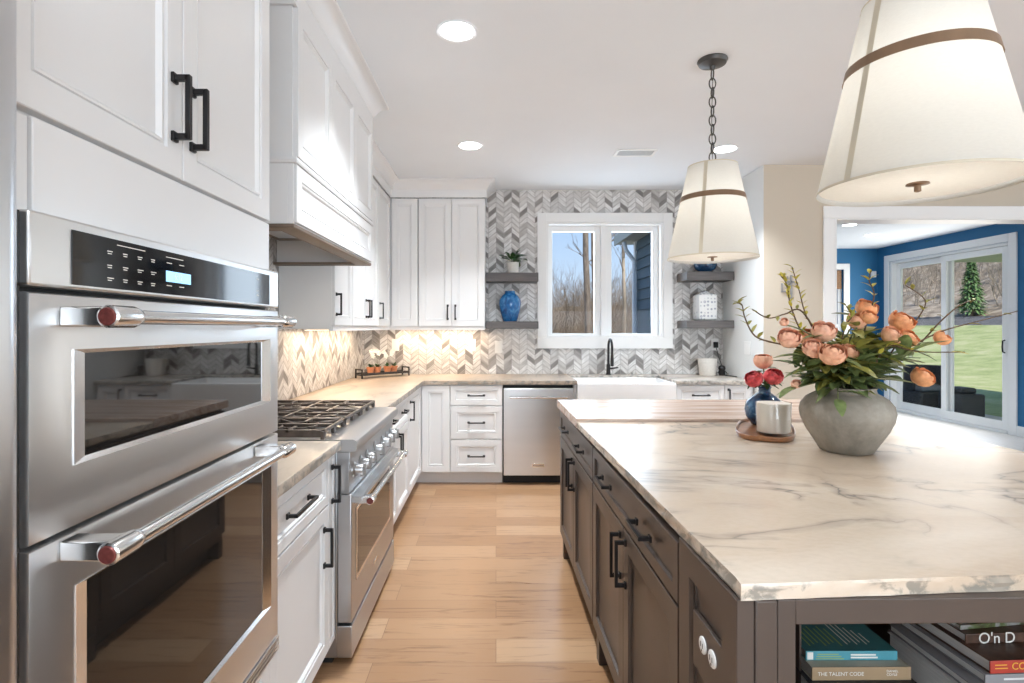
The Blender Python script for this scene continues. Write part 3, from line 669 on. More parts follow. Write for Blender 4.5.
t = thing('sink_cabinet', 'white base cabinet under the apron sink', 'cabinet', (1.12, 5.0, 0))
b = MB().box(.674, 1.552, YBF, 5.37, .11, .60).box(.674, 1.552, YBF + .075, 5.37, 0, .11).box(.674, .697, YBF, 5.37, .60, .868).box(1.548, 1.552, YBF, 5.37, .60, .868)
b.build('carcass', 'cabinet_white', t)
d = front(FB, t, 'door', .676, 1.110, .115, .592); pull(FB, d, 1.07, .50, .12, True)
d = front(FB, t, 'door', 1.114, 1.550, .115, .592); pull(FB, d, 1.155, .50, .12, True)

def build_sink():
    x0, x1, y0, y1, zt, zb = .700, 1.546, 4.665, 5.20, .886, .64
    w = .022
    V = []
    def rect(i, z, f=0): return [(x0 + i, y0 + i + f, z), (x1 - i, y0 + i + f, z), (x1 - i, y1 - i, z), (x0 + i, y1 - i, z)]
    V += rect(.006, zb); V += rect(0, zb + .006); V += rect(0, zt - .006); V += rect(.006, zt); V += rect(w - .004, zt); V += rect(w, zt - .006); V += rect(w + .012, zb + .03); V += rect(w + .03, zb + .02)
    fs = [(i * 4 + j, i * 4 + (j + 1) % 4, (i + 1) * 4 + (j + 1) % 4, (i + 1) * 4 + j) for i in range(7) for j in range(4)] + [(3, 2, 1, 0), (28, 29, 30, 31)]
    o = MB().add(V, fs).build('farmhouse_sink', 'sink_white', bevel=.004)
    tag(o, 'white apron-front farmhouse sink under the window', 'sink')
build_sink()

t = thing('base_cabinet', 'white base cabinet to the right of the apron sink', 'cabinet', (1.9, 5.0, 0))
base_carcass(t, 1.556, NOOK - .006, YBF, 5.37, '-y')
d = front(FB, t, 'drawer', 1.560, 1.972, .692, .862); pull(FB, d, 1.766, .778, .145, False)
d = front(FB, t, 'door', 1.560, 1.972, .115, .682); pull(FB, d, 1.61, .60, .12, True)
d = front(FB, t, 'door', 1.976, NOOK - .03, .115, .862); pull(FB, d, 2.005, .772, .12, True)

# counters
def stone(poly, z0, z1, name, mat, seed, rough=.004, step=.035, chips=()):
    """slab with a slightly broken edge"""
    rnd = random.Random(seed); pts = []
    n = len(poly)
    for i in range(n):
        a, c = Vector(poly[i]), Vector(poly[(i + 1) % n]); k = max(1, int((c - a).length / step))
        for j in range(k):
            p = a.lerp(c, j / k); d = (c - a).normalized(); nr = Vector((d.y, -d.x)); fl = 1 if j else .3
            pts.append((p, nr, fl))
    k = len(pts); lv = [(.0, .35), (.25, 1), (.55, 1), (.85, .8), (1, .0)]
    V = []
    for t_, amp in lv:
        for p, nr, fl in pts:
            o = rnd.uniform(-1, .15) * rough * amp * fl - (.003 if t_ == 1 else 0) - (.002 if t_ == 0 else 0)
            V.append((p.x + nr.x * o, p.y + nr.y * o, z0 + (z1 - z0) * t_))
    fs = [(i * k + j, i * k + (j + 1) % k, (i + 1) * k + (j + 1) % k, (i + 1) * k + j) for i in range(len(lv) - 1) for j in range(k)]
    fs += [tuple(range(k - 1, -1, -1)), tuple((len(lv) - 1) * k + j for j in range(k))]
    return MB().add(V, fs).build(name, mat, smooth=28)
CT0, CT1 = .870, .905
XE = -.622; YE = 4.685
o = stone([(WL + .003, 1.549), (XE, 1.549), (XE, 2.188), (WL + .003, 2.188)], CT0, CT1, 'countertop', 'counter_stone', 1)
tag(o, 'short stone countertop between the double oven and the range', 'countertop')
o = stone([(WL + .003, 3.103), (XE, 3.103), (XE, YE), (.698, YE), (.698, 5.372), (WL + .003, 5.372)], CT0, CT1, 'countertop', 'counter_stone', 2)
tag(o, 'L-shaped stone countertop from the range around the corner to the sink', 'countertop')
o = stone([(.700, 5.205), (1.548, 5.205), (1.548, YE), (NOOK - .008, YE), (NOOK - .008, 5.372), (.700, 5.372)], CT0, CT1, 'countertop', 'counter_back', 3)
tag(o, 'stone countertop behind and right of the apron sink', 'countertop')

# ------------------------------------------------------------------ range
def build_range():
    y0, y1 = 2.192, 3.099
    t = thing('gas_range', 'stainless gas range with black cast iron grates and a row of knobs', 'range', (-.93, 2.645, 0))
    MB().box(WL + .01, -.640, y0, y1, .03, .900).build('body', 'steel_range', t, bevel=.003)
    MB().box(WL + .01, -.665, y0 + .02, y1 - .02, .0, .03).build('plinth', 'black_matte', t)
    # rolled ledge of the cooktop
    MB().extrude([(-.700, .885), (-.700, .909), (-.575, .909), (-.562, .903), (-.558, .893), (-.560, .868), (-.566, .860), (-.640, .860), (-.640, .885)], 'y', y0, y1).build('cooktop_ledge', 'steel_range', t, smooth=40)
    MB().box(WL + .01, -.700, y0 + .002, y1 - .002, .900, .909).build('cooktop', 'steel_range', t)
    MB().extrude([(-.640, .690), (-.640, .859), (-.588, .859), (-.592, .690)], 'y', y0, y1).build('control_panel', 'steel_range', t, bevel=.002)
    # oven door with a ledge that carries the bar
    d = MB().box(-.640, -.582, y0 + .004, y1 - .004, .168, .687).build('oven_door', 'steel_range', t, bevel=.004)
    MB().extrude([(-.582, .655), (-.582, .679), (-.545, .676), (-.540, .664), (-.545, .655)], 'y', y0 + .006, y1 - .006).build('door_ledge', 'steel_range', d, smooth=40)
    MB().box(-.582, -.5795, 2.262, 2.985, .312, .612).build('window_frame', 'chrome', d, bevel=.002)
    MB().box(-.5795, -.5785, 2.285, 2.962, .332, .596).build('window', 'oven_glass', d)
    MB().box(-.582, -.5805, 2.60, 2.69, .228, .245).build('badge', 'chrome', d, bevel=.0005)
    handle_bar(d, -.512, .655, y0 + .045, y1 - .045, -.582, r=.0135)
    MB().box(-.640, -.580, y0 + .001, y1 - .001, .03, .158).build('kick_panel', 'steel_range', t, bevel=.003)
    for i, y in enumerate((2.262, 2.370, 2.478, 2.645, 2.812, 2.920, 3.028)):
        big = 1.30 if i == 3 else 1.12
        k = MB().lathe([(.0285 * big, 0), (.0285 * big, -.006), (.024 * big, -.010), (.0205 * big, -.012)][::-1] and [(.0285 * big, -.001), (.0285 * big, .005), (.022 * big, .009), (.020 * big, .010), (.0195 * big, .034), (.0175 * big, .040), (.004, .041)], (-.590, y, .772), 24, 'x').build('knob', 'steel_range', t, smooth=35)
        MB().box(-.563, -.541, y - .0065, y + .0065, .772 - .024 * big, .772 + .024 * big).build('grip', 'pewter', k, bevel=.003)
    # burners
    cols = (2.34, 2.645, 2.95); rows = (-.84, -1.13)
    for y in cols:
        for x in rows:
            bu = MB().lathe([(.058, 0), (.058, .006), (.050, .010)], (x, y, .909), 28).build('burner', 'steel_range', t, smooth=40)
            MB().lathe([(.040, .010), (.042, .014), (.038, .020), (.004, .022)], (x, y, .909), 28).build('burner_cap', 'iron', bu, smooth=40)
    # three grates, side by side
    for gy in cols:
        a, c = gy - .149, gy + .149; x0, x1 = -1.275, -.690; zt = .948; h = .014; w = .0075
        b = MB()
        b.box(x0, x1, a, a + .012, zt - .030, zt).box(x0, x1, c - .012, c, zt - .030, zt).box(x0, x0 + .012, a, c, zt - .026, zt)
        b.box(x1 - .012, x1, a, c, zt - .014, zt)
        for yy in (a + .006, gy, c - .006): b.box(x1 - .014, x1, yy - .014, yy + .014, .9105, zt - .004); b.box(x0, x0 + .014, yy - .012, yy + .012, .9105, zt - .004)
        b.box((x0 + x1) / 2 - w, (x0 + x1) / 2 + w, a, c, zt - h, zt)
        b.box(x0, x1, gy - w, gy + w, zt - h, zt)
        for x in rows:
            b.box(x - w, x + w, a, gy - .052, zt - h, zt).box(x - w, x + w, gy + .052, c, zt - h, zt)
            n = 28
            ring = [(x + .075 * math.cos(2 * PI * i / n), gy + .075 * math.sin(2 * PI * i / n), zt - .008) for i in range(n + 1)]
            b.tube(ring, .0055, 6, cap=False)
            for ax in (-1, 1):
                for ay in (-1, 1): b.tube([(x + .053 * ax, gy + .053 * ay, zt - .007), (x + .135 * ax, gy + .135 * ay, zt - .007)], .006, 6)
        b.build('grate', 'grate_iron', t, bevel=.0015, seg=1)
build_range()

# ------------------------------------------------------------------ hood and left upper cabinets
def build_hood():
    t = thing('range_hood', 'white panelled wooden range hood with three door panels above the range', 'range hood', (-1.0, 2.65, 1.745))
    X, a, c = HX, HY0, HY1
    z0, zd = 1.747, 1.985
    # lower box, open underneath
    MB().box(WL + .002, X - .02, a, a + .02, z0, zd).box(WL + .002, X - .02, c - .02, c, z0, zd).box(X - .02, X, a, c, z0 + .0, zd).box(WL + .002, X - .02, a + .02, c - .02, zd - .02, zd).build('lower_box', 'cabinet_white', t, bevel=.002)
    fr = Frame(X, 0, 90)
    MB(fr).rings(a + .004, c - .004, z0 + .006, zd - .016, [(0, .012), (0, .0015), (.0015, 0), (.052, 0), (.0535, .006), (.058, .006), (.0595, .0025), (.064, .0025), (.070, .0095)], -.012).build('apron_panel', 'cabinet_white', t, smooth=30)
    MB().box(WL + .002, X - .004, a + .002, c - .002, zd, 2.57).build('upper_box', 'cabinet_white', t)
    MB().sweep([(WL + .01, a), (X, a), (X, c), (WL + .2, c)], [(0, 1.972), (.016, 1.972), (.020, 1.980), (.016, 1.992), (0, 1.996)]).build('molding', 'cabinet_white', t, smooth=40)
    ys = [a + .006, 2.464, 2.877, c - .006]
    f2 = Frame(X - .004, 0, 90)
    for i in range(3): front(f2, t, 'door', ys[i] + .001, ys[i + 1] - .001, 1.998, 2.556)
    # wood-lined underside with a metal insert
    MB().box(WL + .02, X - .022, a + .021, c - .021, 1.880, 1.890).build('soffit', 'hood_wood', t)
    MB().sweep([(WL + .003, a - .006), (X + .004, a - .006), (X + .004, c + .002), (WL + .003, c + .002)], [(-.075, z0 - .016), (-.006, z0 - .016), (0, z0 - .012), (0, z0 - .001), (-.075, z0 - .001)]).build('bottom_rail', 'hood_wood', t, smooth=40)
    MB().box(-1.22, -.84, 2.25, 3.06, 1.862, 1.880).build('insert', 'steel', t, bevel=.003)
    for y in (2.40, 2.91): MB().lathe([(.03, 0), (.03, -.004)], (-.90, y, 1.862), 20).build('lamp', 'led_warm', t)
    MB().sweep([(WL + .01, a - .0), (X, a), (X, c), (XU, c)], CROWN).build('crown', 'cabinet_white', t, smooth=35)
    for y in (2.40, 2.91): lamp('hood_lamp', 'SPOT', (-.92, y, 1.85), 1.6, (1, .82, .6), (0, 0, 0), spot_size=R(140), spot_blend=.8, shadow_soft_size=.03)
build_hood()

UZ0, UZ1 = 1.352, 2.556
def upper(label, fr, span, box, doors):
    t = thing('wall_cabinet', label, 'cabinet', ((box[0] + box[1]) / 2, (box[2] + box[3]) / 2, UZ0))
    MB().box(*box, UZ0, 2.56).build('carcass', 'cabinet_white', t)
    for x0, x1, px_ in doors:
        d = front(fr, t, 'door', x0, x1, UZ0 + .022, UZ1 - .004)
        if px_ is not None: pull(fr, d, px_, 1.503, .135, True)
    return t
XUB = XU - .02; FU = Frame(XUB, 0, 90); YUB = YU + .02; FBU = Frame(0, YUB, 0)
upper('white wall cabinet next to the hood, narrow single door', FU, 0, (WL + .002, XUB, 3.292, 3.70), [(3.296, 3.696, 3.325)])
upper('white double-door wall cabinet on the left wall past the hood', FU, 0, (WL + .002, XUB, 3.704, 4.520), [(3.708, 4.110, 4.08), (4.114, 4.516, 4.145)])
upper('white wall cabinet on the left wall at the corner', FU, 0, (WL + .002, XUB, 4.524, 5.37), [(4.528, 5.022, 4.565)])
upper('single-door white wall cabinet on the back wall at the corner', FBU, 0, (XUB + .004, -.722, YUB, 5.37), [(XU + .012, -.726, None)])
upper('white double-door wall cabinet left of the open shelves', FBU, 0, (-.718, -.102, YUB, 5.37), [(-.714, -.412, -.445), (-.408, -.106, -.375)])
MB().sweep([(XU - .0, 3.385), (XU - .0, YU), (-.10, YU), (-.10, 5.37)], CROWN).build('trim_2', 'cabinet_white', kind='structure', smooth=35)
MB().sweep([(XU - .018, 3.30), (XU - .018, YU + .018), (-.104, YU + .018)], [(-.02, UZ0 - .012), (.006, UZ0 - .012), (.006, UZ0 + .018), (-.0, UZ0 + .018), (-.02, UZ0 - .001)]).build('trim_3', 'cabinet_white', kind='structure')
# under-cabinet strips (warm)
for i, (x0, x1, y0, y1, lab) in enumerate(((-1.20, -1.18, 3.40, 4.95, 'thin warm light strip under the left wall cabinets'), (-.95, -.14, 5.24, 5.26, 'thin warm light strip under the back wall cabinets'))):
    t = thing('light_strip', lab, 'light', ((x0 + x1) / 2, (y0 + y1) / 2, UZ0))
    MB().box(x0, x1, y0, y1, UZ0 - .008, UZ0 - .0005).build('housing', 'plastic_white', t, bevel=.001)
    MB().box(x0 + .003, x1 - .003, y0 + .01, y1 - .01, UZ0 - .0095, UZ0 - .0081).build('diffuser', 'led_warm', t)
lamp('strip_lamp', 'AREA', (-1.19, 4.18, UZ0 - .012), 4.0, (1, .76, .52), (0, 0, 0), shape='RECTANGLE', size=.03, size_y=1.5)
lamp('strip_lamp', 'AREA', (-.545, 5.25, UZ0 - .012), 2.5, (1, .76, .52), (0, 0, 0), shape='RECTANGLE', size=.8, size_y=.03)

# ------------------------------------------------------------------ floating shelves
def shelf(label, x0, x1, y0, z0, z1):
    t = tag(MB().box(x0, x1, y0, YB - .001, z0, z1).build('floating_shelf', 'shelf_brown', bevel=.003), label, 'shelf', 'floating shelves')
shelf('upper dark wood floating shelf left of the window, under the green plant', -.094, .400, 5.125, 1.797, 1.880)
shelf('lower dark wood floating shelf left of the window, under the blue vase', -.094, .400, 5.125, 1.352, 1.420)
shelf('upper dark wood floating shelf right of the window, under the navy bowl', 1.787, NOOK - .006, 5.10, 1.806, 1.888)
shelf('lower dark wood floating shelf right of the window, under the patterned jar', 1.787, NOOK - .006, 5.10, 1.356, 1.430)

def leaf(b, base, d, length, width, up=Vector((0, 0, 1)), curl=.25, n=5):
    d = Vector(d).normalized(); s = d.cross(up)
    s = s.normalized() if s.length > 1e-4 else d.orthogonal().normalized()
    nrm = s.cross(d).normalized(); V = []; base = Vector(base)
    for i in range(n + 1):
        t = i / n; w = width * .5 * math.sin(PI * min(1, t * .93 + .035)) ** .8
        c = base + d * length * t + nrm * (-curl * length * t * t)
        V += [c - s * w + nrm * w * .35, c, c + s * w + nrm * w * .35]
    fs = []
    for i in range(n):
        for j in (0, 1): fs.append((i * 3 + j, i * 3 + j + 1, i * 3 + j + 4, i * 3 + j + 3))
    b.add(V, fs)

rnd = random.Random(11)
c = Vector((.163, 5.24, 1.881))
t = thing('potted_plant', 'small leafy green plant in a white pot on the upper left shelf', 'plant', c)
MB().lathe([(.046, 0), (.050, .01), (.058, .105), (.054, .105), (.050, .09)], c, 28).build('pot', 'pot_white', t, smooth=50)
MB().lathe([(.051, .088), (.01, .09)], c, 20).build('soil', 'mulch', t)
b = MB()
for i in range(34):
    a = rnd.uniform(0, 2 * PI); e = rnd.uniform(.1, 1.3); d = Vector((math.cos(a) * math.cos(e), math.sin(a) * math.cos(e), math.sin(e)))
    st = c + Vector((0, 0, .09)); ln = rnd.uniform(.04, .115); en = st + d * ln
    b.tube([st, st.lerp(en, .5) + Vector((0, 0, .01)), en], .0016, 4)
    leaf(b, en, (d + Vector((0, 0, -.35))), rnd.uniform(.05, .075), .046, curl=.3)
b.build('foliage', 'leaf_dark', t, smooth=60)

def lathe_thing(name, mat, prof, c, label, cat, n=40):
    o = MB().lathe(prof, c, n).build(name, mat, smooth=50)
    return tag(o, label, cat)
lathe_thing('ginger_jar_vase', 'glaze_blue', [(.062, 0), (.068, .006), (.092, .09), (.106, .165), (.102, .205), (.080, .245), (.052, .268), (.048, .285), (.052, .292), (.044, .292), (.040, .27)], (.135, 5.245, 1.4205), 'glossy cobalt blue vase on the lower left shelf', 'vase')
lathe_thing('navy_bowl', 'glaze_navy', [(.05, 0), (.058, .006), (.095, .035), (.108, .068), (.100, .098), (.080, .115), (.074, .114), (.09, .09), (.05, .03)], (2.01, 5.235, 1.8885), 'navy glazed round bowl on the upper right shelf', 'bowl')
# four-sided patterned jar with lid
c = Vector((2.005, 5.235, 1.4305))
t = thing('patterned_jar', 'white and grey patterned square jar on the lower right shelf', 'jar', c)
V = []
lev = [(.076, 0), (.086, .010), (.087, .225), (.082, .243), (.055, .258)]
for h_, z in lev: V += [(c.x + sx * h_, c.y + sy * h_, c.z + z) for sx, sy in ((-1, -1), (1, -1), (1, 1), (-1, 1))]
MB().add(V, [(i * 4 + j, i * 4 + (j + 1) % 4, (i + 1) * 4 + (j + 1) % 4, (i + 1) * 4 + j) for i in range(4) for j in range(4)] + [(3, 2, 1, 0), (16, 17, 18, 19)]).build('body', 'jar_pattern', t, bevel=.006)
ld = MB().lathe([(.045, .2585), (.046, .264), (.030, .278), (.012, .286)], c, 24).build('lid', 'jar_pattern', t, smooth=50)
MB().lathe([(.006, .2865), (.016, .296), (.012, .310), (.003, .315)], c, 16).build('knob', 'jar_pattern', ld, smooth=60)
# basket-like white planter and small black lamp-like charger on the counter
lathe_thing('white_planter', 'pot_white', [(.070, 0), (.074, .006), (.088, .152), (.090, .160), (.084, .160), (.080, .150), (.068, .03)], (2.02, 5.21, .906), 'empty cream textured pot on the counter under the right shelves', 'pot')
c = Vector((2.155, 5.20, .906))
t = thing('desk_phone_stand', 'small black device with knobs on the counter in the nook corner', 'device', c)
MB().lathe([(.030, 0), (.032, .004), (.026, .05), (.034, .062), (.030, .085), (.012, .096), (.004, .097)], c, 20).build('body', 'black_metal', t, smooth=50)
for s in (-1, 1): MB().lathe([(.013, 0), (.013, .018), (.008, .022)], c + Vector((s * .047, -.012, .001)), 14).build('foot', 'pewter', t, smooth=50)
MB().tube([c + Vector((-.044, -.012, .022)), c + Vector((-.02, 0, .05)), c + Vector((.02, 0, .05)), c + Vector((.044, -.012, .022))], .005, 6).build('bracket', 'black_metal', t, smooth=50)
o = MB().tube([(2.168, 5.15, .909), (2.20, 5.10, .909), (2.215, 5.02, .909)], .005, 6).build('cord_end', 'black_metal', t, smooth=60)
# outlet plates
def plate(label, fr, x, z, w=.072, h=.116, sockets=1, mat='plastic_white', black=False):
    c = fr((x, 0, z)); t = thing('wall_outlet', label, 'outlet', c)
    MB(fr).box(x - w / 2, x + w / 2, -.006, -.0005, z - h / 2, z + h / 2).build('plate', mat, t, bevel=.0015)
    n = sockets
    for i in range(n):
        xx = x + (i - (n - 1) / 2) * .046
        MB(fr).box(xx - .017, xx + .017, -.0075, -.006, z - .034, z + .034).build('socket', mat, t, bevel=.001)
FW = Frame(0, YB, 0); FN = Frame(NOOK, 0, -90)
plate('white outlet plate on the tile under the corner wall cabinet', FW, -.99, 1.190)
plate('white outlet plate on the tile under the double-door wall cabinet', FW, -.237, 1.190)
plate('white outlet plate on the tile below the left shelves', FW, .025, 1.170)
plate('white outlet plate on the tile under the right shelves with a black plug', FW, 2.157, 1.195)
o = MB().box(2.140, 2.176, YB - .045, YB - .008, 1.165, 1.222).build('plug', 'black_matte', bevel=.004); tag(o, 'black plug in the outlet under the right shelves', 'plug')
o = MB().tube([(2.158, 5.335, 1.163), (2.175, 5.33, 1.08), (2.205, 5.33, 1.0), (2.19, 5.30, .93), (2.165, 5.26, .913)], .0035, 6).build('power_cord', 'black_matte', smooth=60); tag(o, 'black cord hanging from the plug to the nook counter', 'cord')
plate('white double switch plate on the grey-white nook wall', FN, -4.84, 1.180, w=.117, sockets=2)

# faucet
t = thing('faucet', 'black gooseneck faucet behind the apron sink', 'faucet', (1.09, 5.285, CT1))
arc = [(1.09, 5.285, 1.11 + .0)] + [(1.09, 5.285 - .085 + .085 * math.cos(R(a)), 1.165 + .085 * math.sin(R(a))) for a in range(0, 181, 15)] + [(1.09, 5.115, 1.10)]
MB().lathe([(.027, .0005), (.027, .008), (.020, .012), (.018, .10), (.015, .105)], (1.09, 5.285, CT1), 20).build('base', 'black_metal', t, smooth=40)
MB().tube([(1.09, 5.285, 1.005)] + arc, .0115, 12).build('spout', 'black_metal', t, smooth=60)
MB().tube([(1.09, 5.115, 1.105), (1.09, 5.115, 1.055), (1.09, 5.115, 1.0)], [.013, .016, .015], 12).build('spray_head', 'black_metal', t, smooth=50)
MB().tube([(1.105, 5.285, .965), (1.135, 5.285, .968), (1.185, 5.28, .975)], [.010, .008, .006], 10).build('lever', 'black_metal', t, smooth=50)
t = thing('air_switch', 'short dark air switch button behind the sink', 'button', (1.32, 5.285, CT1))  # the sink's air switch
MB().lathe([(.016, .0005), (.016, .006), (.010, .008), (.010, .022), (.004, .024)], (1.32, 5.285, CT1), 16).build('button', 'pewter', t, smooth=50)

# corner tray with little terracotta pots
def build_corner_tray():
    A, B = Vector((-1.19, 4.835)), Vector((-.822, 5.195)); d = (B - A).normalized(); nrm = Vector((-d.y, d.x)); ln = (B - A).length
    fr = Frame(A.x, A.y, math.degrees(math.atan2(d.y, d.x)), CT1 + .0005)
    t = thing('metal_tray', 'dark metal footed tray across the counter corner', 'tray', (A.x, A.y, CT1))
    MB(fr).box(0, ln, .006, .114, .030, .036).build('base', 'tray_metal', t, bevel=.001)
    MB(fr).box(0, ln, 0, .006, .026, .048).box(0, ln, .114, .120, .026, .048).build('rim', 'tray_metal', t, bevel=.001)
    for x in (0, ln - .012):
        MB(fr).box(x, x + .012, 0, .012, 0, .085).box(x, x + .012, .108, .120, 0, .085).box(x, x + .012, .012, .108, .073, .085).box(x, x + .012, .012, .108, .026, .036).build('end_frame', 'tray_metal', t, bevel=.001)
    labs = ['terracotta pot at the left end of the corner tray', 'terracotta pot second from the left on the corner tray', 'terracotta pot third from the left on the corner tray', 'terracotta pot nearest the right end of the corner tray']
    for i, u in enumerate((.125, .195, .305, .375)):
        c = fr((u, .06, .0365)); p = thing('terracotta_pot', labs[i] + ', with a small green sprout', 'plant', c, 'terracotta pots on the corner tray')
        MB().lathe([(.026, 0), (.033, .045), (.037, .045), (.037, .060), (.032, .060), (.030, .05)], c, 22).build('pot', 'terracotta', p, smooth=40)
        MB().lathe([(.0305, .052), (.005, .054)], c, 14).build('soil', 'mulch', p)
        b = MB()
        for k in range(12):
            a = rnd.uniform(0, 2 * PI); e = rnd.uniform(.3, 1.3)
            leaf(b, c + Vector((0, 0, .05)), (math.cos(a) * math.cos(e), math.sin(a) * math.cos(e), math.sin(e)), rnd.uniform(.035, .055), .024)
        b.build('sprout', 'leaf_dark', p, smooth=60)
        if i in (1, 2):
            s = MB(); top = c + Vector((.02 if i == 2 else -.02, -.01, .19))
            s.tube([c + Vector((0, 0, .05)), c + Vector((.0, 0, .13)), top], .0015, 5).build('flower_stem', 'stem_green', p)
            fb = MB()
            for k in range(7):
                q = top + Vector((rnd.uniform(-.05, .05), rnd.uniform(-.02, .02), rnd.uniform(-.05, .02)))
                for m_ in range(5):
                    a = 2 * PI * m_ / 5; leaf(fb, q, (math.cos(a), -.3, math.sin(a)), .022, .018, up=Vector((0, -1, 0)))
            fb.build('blossom', 'petal_white', p, smooth=60)
build_corner_tray()

# beige wall ornament
t = thing('wall_ornament', 'grey metal cross-shaped ornament on the beige wall', 'wall ornament', (2.43, YH, 1.70))
y0, y1 = YH - .012, YH - .001
MB().box(2.452, 2.470, y0, y1, 1.60, 1.80).box(2.418, 2.492, y0, y1, 1.735, 1.751).build('upright', 'pewter', t, bevel=.003)
MB().box(2.378, 2.392, y0, y1, 1.668, 1.732).box(2.378, 2.436, y0, y1, 1.655, 1.668).box(2.424, 2.436, y0, y1, 1.69, 1.79).build('scroll', 'pewter', t, bevel=.003)
# motion sensor in the blue room
t = thing('motion_sensor', 'small white sensor high on the blue wall beside the slider', 'sensor', (6.46, 9.34, 2.23))
MB().box(6.425, 6.495, 9.30, 9.348, 2.225, 2.330).build('case', 'plastic_white', t, bevel=.008)
MB().box(6.44, 6.48, 9.297, 9.3005, 2.245, 2.285).build('lens', 'trim_white', t, bevel=.002)

# ------------------------------------------------------------------ island
ANG = -89.1
FI = Frame(.402, 3.25, ANG)                              # local x runs from the far end towards the camera, local y into the island
IB = 'island_brown'
DEEP = .245                                              # the drawers on this side are shallow; the open shelf sits behind them
def island_cab(label, u0, u1, depth):
    c = FI(((u0 + u1) / 2, depth / 2, 0)); t = thing('island_cabinet', label, 'cabinet', c, 'island cabinets')
    MB(FI).box(u0, u1, 0, depth, .10, .885).box(u0, u1, .06, depth, 0, .10).build('carcass', IB, t)
    m_ = (u0 + u1) / 2
    d = front(FI, t, 'drawer', u0 + .004, u1 - .004, .728, .868, IB, prof=[(0, .02), (0, .0015), (.0015, 0), (.034, 0), (.036, .008), (.040, .008)])
    pull(FI, d, u0 + .27, .800, .14, False); pull(FI, d, u1 - .27, .800, .14, False)
    IP = [(0, .02), (0, .0015), (.0015, 0), (.060, 0), (.063, .010), (.070, .010), (.074, .012)]
    d = front(FI, t, 'door', u0 + .004, m_ - .0015, .145, .720, IB, prof=IP); pull(FI, d, m_ - .035, .62, .145, True)
    d = front(FI, t, 'door', m_ + .0015, u1 - .004, .145, .720, IB, prof=IP); pull(FI, d, m_ + .035, .62, .145, True)
    MB(FI).box(u0, u0 + .05, -.004, .06, 0, .10).build('foot', IB, t, bevel=.002)
island_cab('dark brown island cabinet under the butcher block at the far end', .0, 1.005, .70)
island_cab('dark brown island cabinet under the stone slab, nearer the open bookshelf', 1.008, 2.012, DEEP)

def build_shelf_unit():
    u0, u1 = 2.015, 2.303; W = 1.44                      # W: width across the island
    t = thing('island_bookshelf', 'dark brown open bookshelf at the near end of the island', 'bookshelf', FI((2.2, .7, 0)))
    fr = FI
    # side panel towards the aisle with a recessed field
    MB(fr).rings(u0 + .002, u1, .02, .885, [(0, .03), (0, .0015), (.0015, 0), (.062, 0), (.065, .010), (.072, .010), (.075, .012)], -.02).build('side_panel', IB, t, smooth=30)
    MB(fr).box(u1 - .062, u1 + .004, .011, .050, 0, .885).build('post', IB, t, bevel=.003)
    MB(fr).box(u1 - .03, u1, .052, .084, 0, .885).build('stile', IB, t, bevel=.002)
    MB(fr).box(u0, u1 - .062, .012, .084, 0, .885).build('inner_wall', IB, t)
    MB(fr).box(u1 - .03, u1 - .002, .084, W, .840, .885).build('top_rail', IB, t, bevel=.002)
    MB(fr).box(u1 - .03, u1 - .002, .084, W, .0, .09).build('bottom_rail', IB, t, bevel=.002)
    MB(fr).box(1.66, u1 - .032, .25, W - .03, .500, .520).box(2.018, u1 - .032, .084, .25, .500, .520).build('shelf', IB, t, bevel=.001)
    MB(fr).box(1.66, u1 - .032, .25, W - .03, .09, .110).box(2.018, u1 - .032, .084, .25, .09, .110).build('shelf', IB, t, bevel=.001)
    MB(fr).box(1.64, 1.66, .248, W, 0, .885).build('back_panel', IB, t)
    MB(fr).box(1.66, u1, W - .03, W, 0, .885).build('side_panel', IB, t)
    MB(fr).box(1.66, 2.03, .248, .252, 0, .885).build('divider', IB, t)
    return t
build_shelf_unit()
# other half of the island
t = thing('island_cabinet', 'dark brown far-side half of the island under the slab', 'cabinet', FI((.8, 1.1, 0)), 'island cabinets')
MB(FI).box(1.008, 1.636, .25, 1.43, .10, .885).box(1.008, 1.636, .25, 1.37, 0, .10).build('carcass', IB, t)
MB(FI).box(.0, 1.004, .704, 1.43, .10, .885).box(.0, 1.004, .704, 1.37, 0, .10).build('carcass_end', IB, t)

# outlet on the side panel
c = FI((2.155, -.02, .70)); t = thing('wall_outlet', 'brown outlet plate with two round white sockets on the island side panel', 'outlet', c)
MB(FI).box(2.098, 2.258, -.0185, -.0085, .650, .764).build('plate', IB, t, bevel=.0015)
for u in (2.154, 2.200):
    so = MB(FI).lathe([(.0165, -.0185), (.0165, -.021), (.0145, -.0225), (.002, -.0225)], (u, 0, .720), 22, 'y').build('socket', 'plastic_white', t, smooth=40)
    MB(FI).box(u - .006, u - .0045, -.0232, -.0224, .716, .726).box(u + .0045, u + .006, -.0232, -.0224, .716, .726).box(u - .0015, u + .0015, -.0232, -.0224, .708, .712).build('slot', 'black_matte', so)

# slab and butcher block
o = stone([(.381, 2.563), (.4235, .940), (1.905, 1.045), (1.885, 2.563)], .886, .915, 'island_countertop', 'slab_stone', 9, rough=.006, step=.03)
tag(o, 'beige stone island slab with grey veins and a broken front edge', 'countertop')
b = MB()
o = MB().prism([(.378, 2.566), (1.885, 2.566), (1.878, 3.265), (.3635, 3.250)], .886, .931).build('butcher_block', 'butcher_wood', bevel=.003)
tag(o, 'wooden butcher block at the far end of the island', 'countertop')

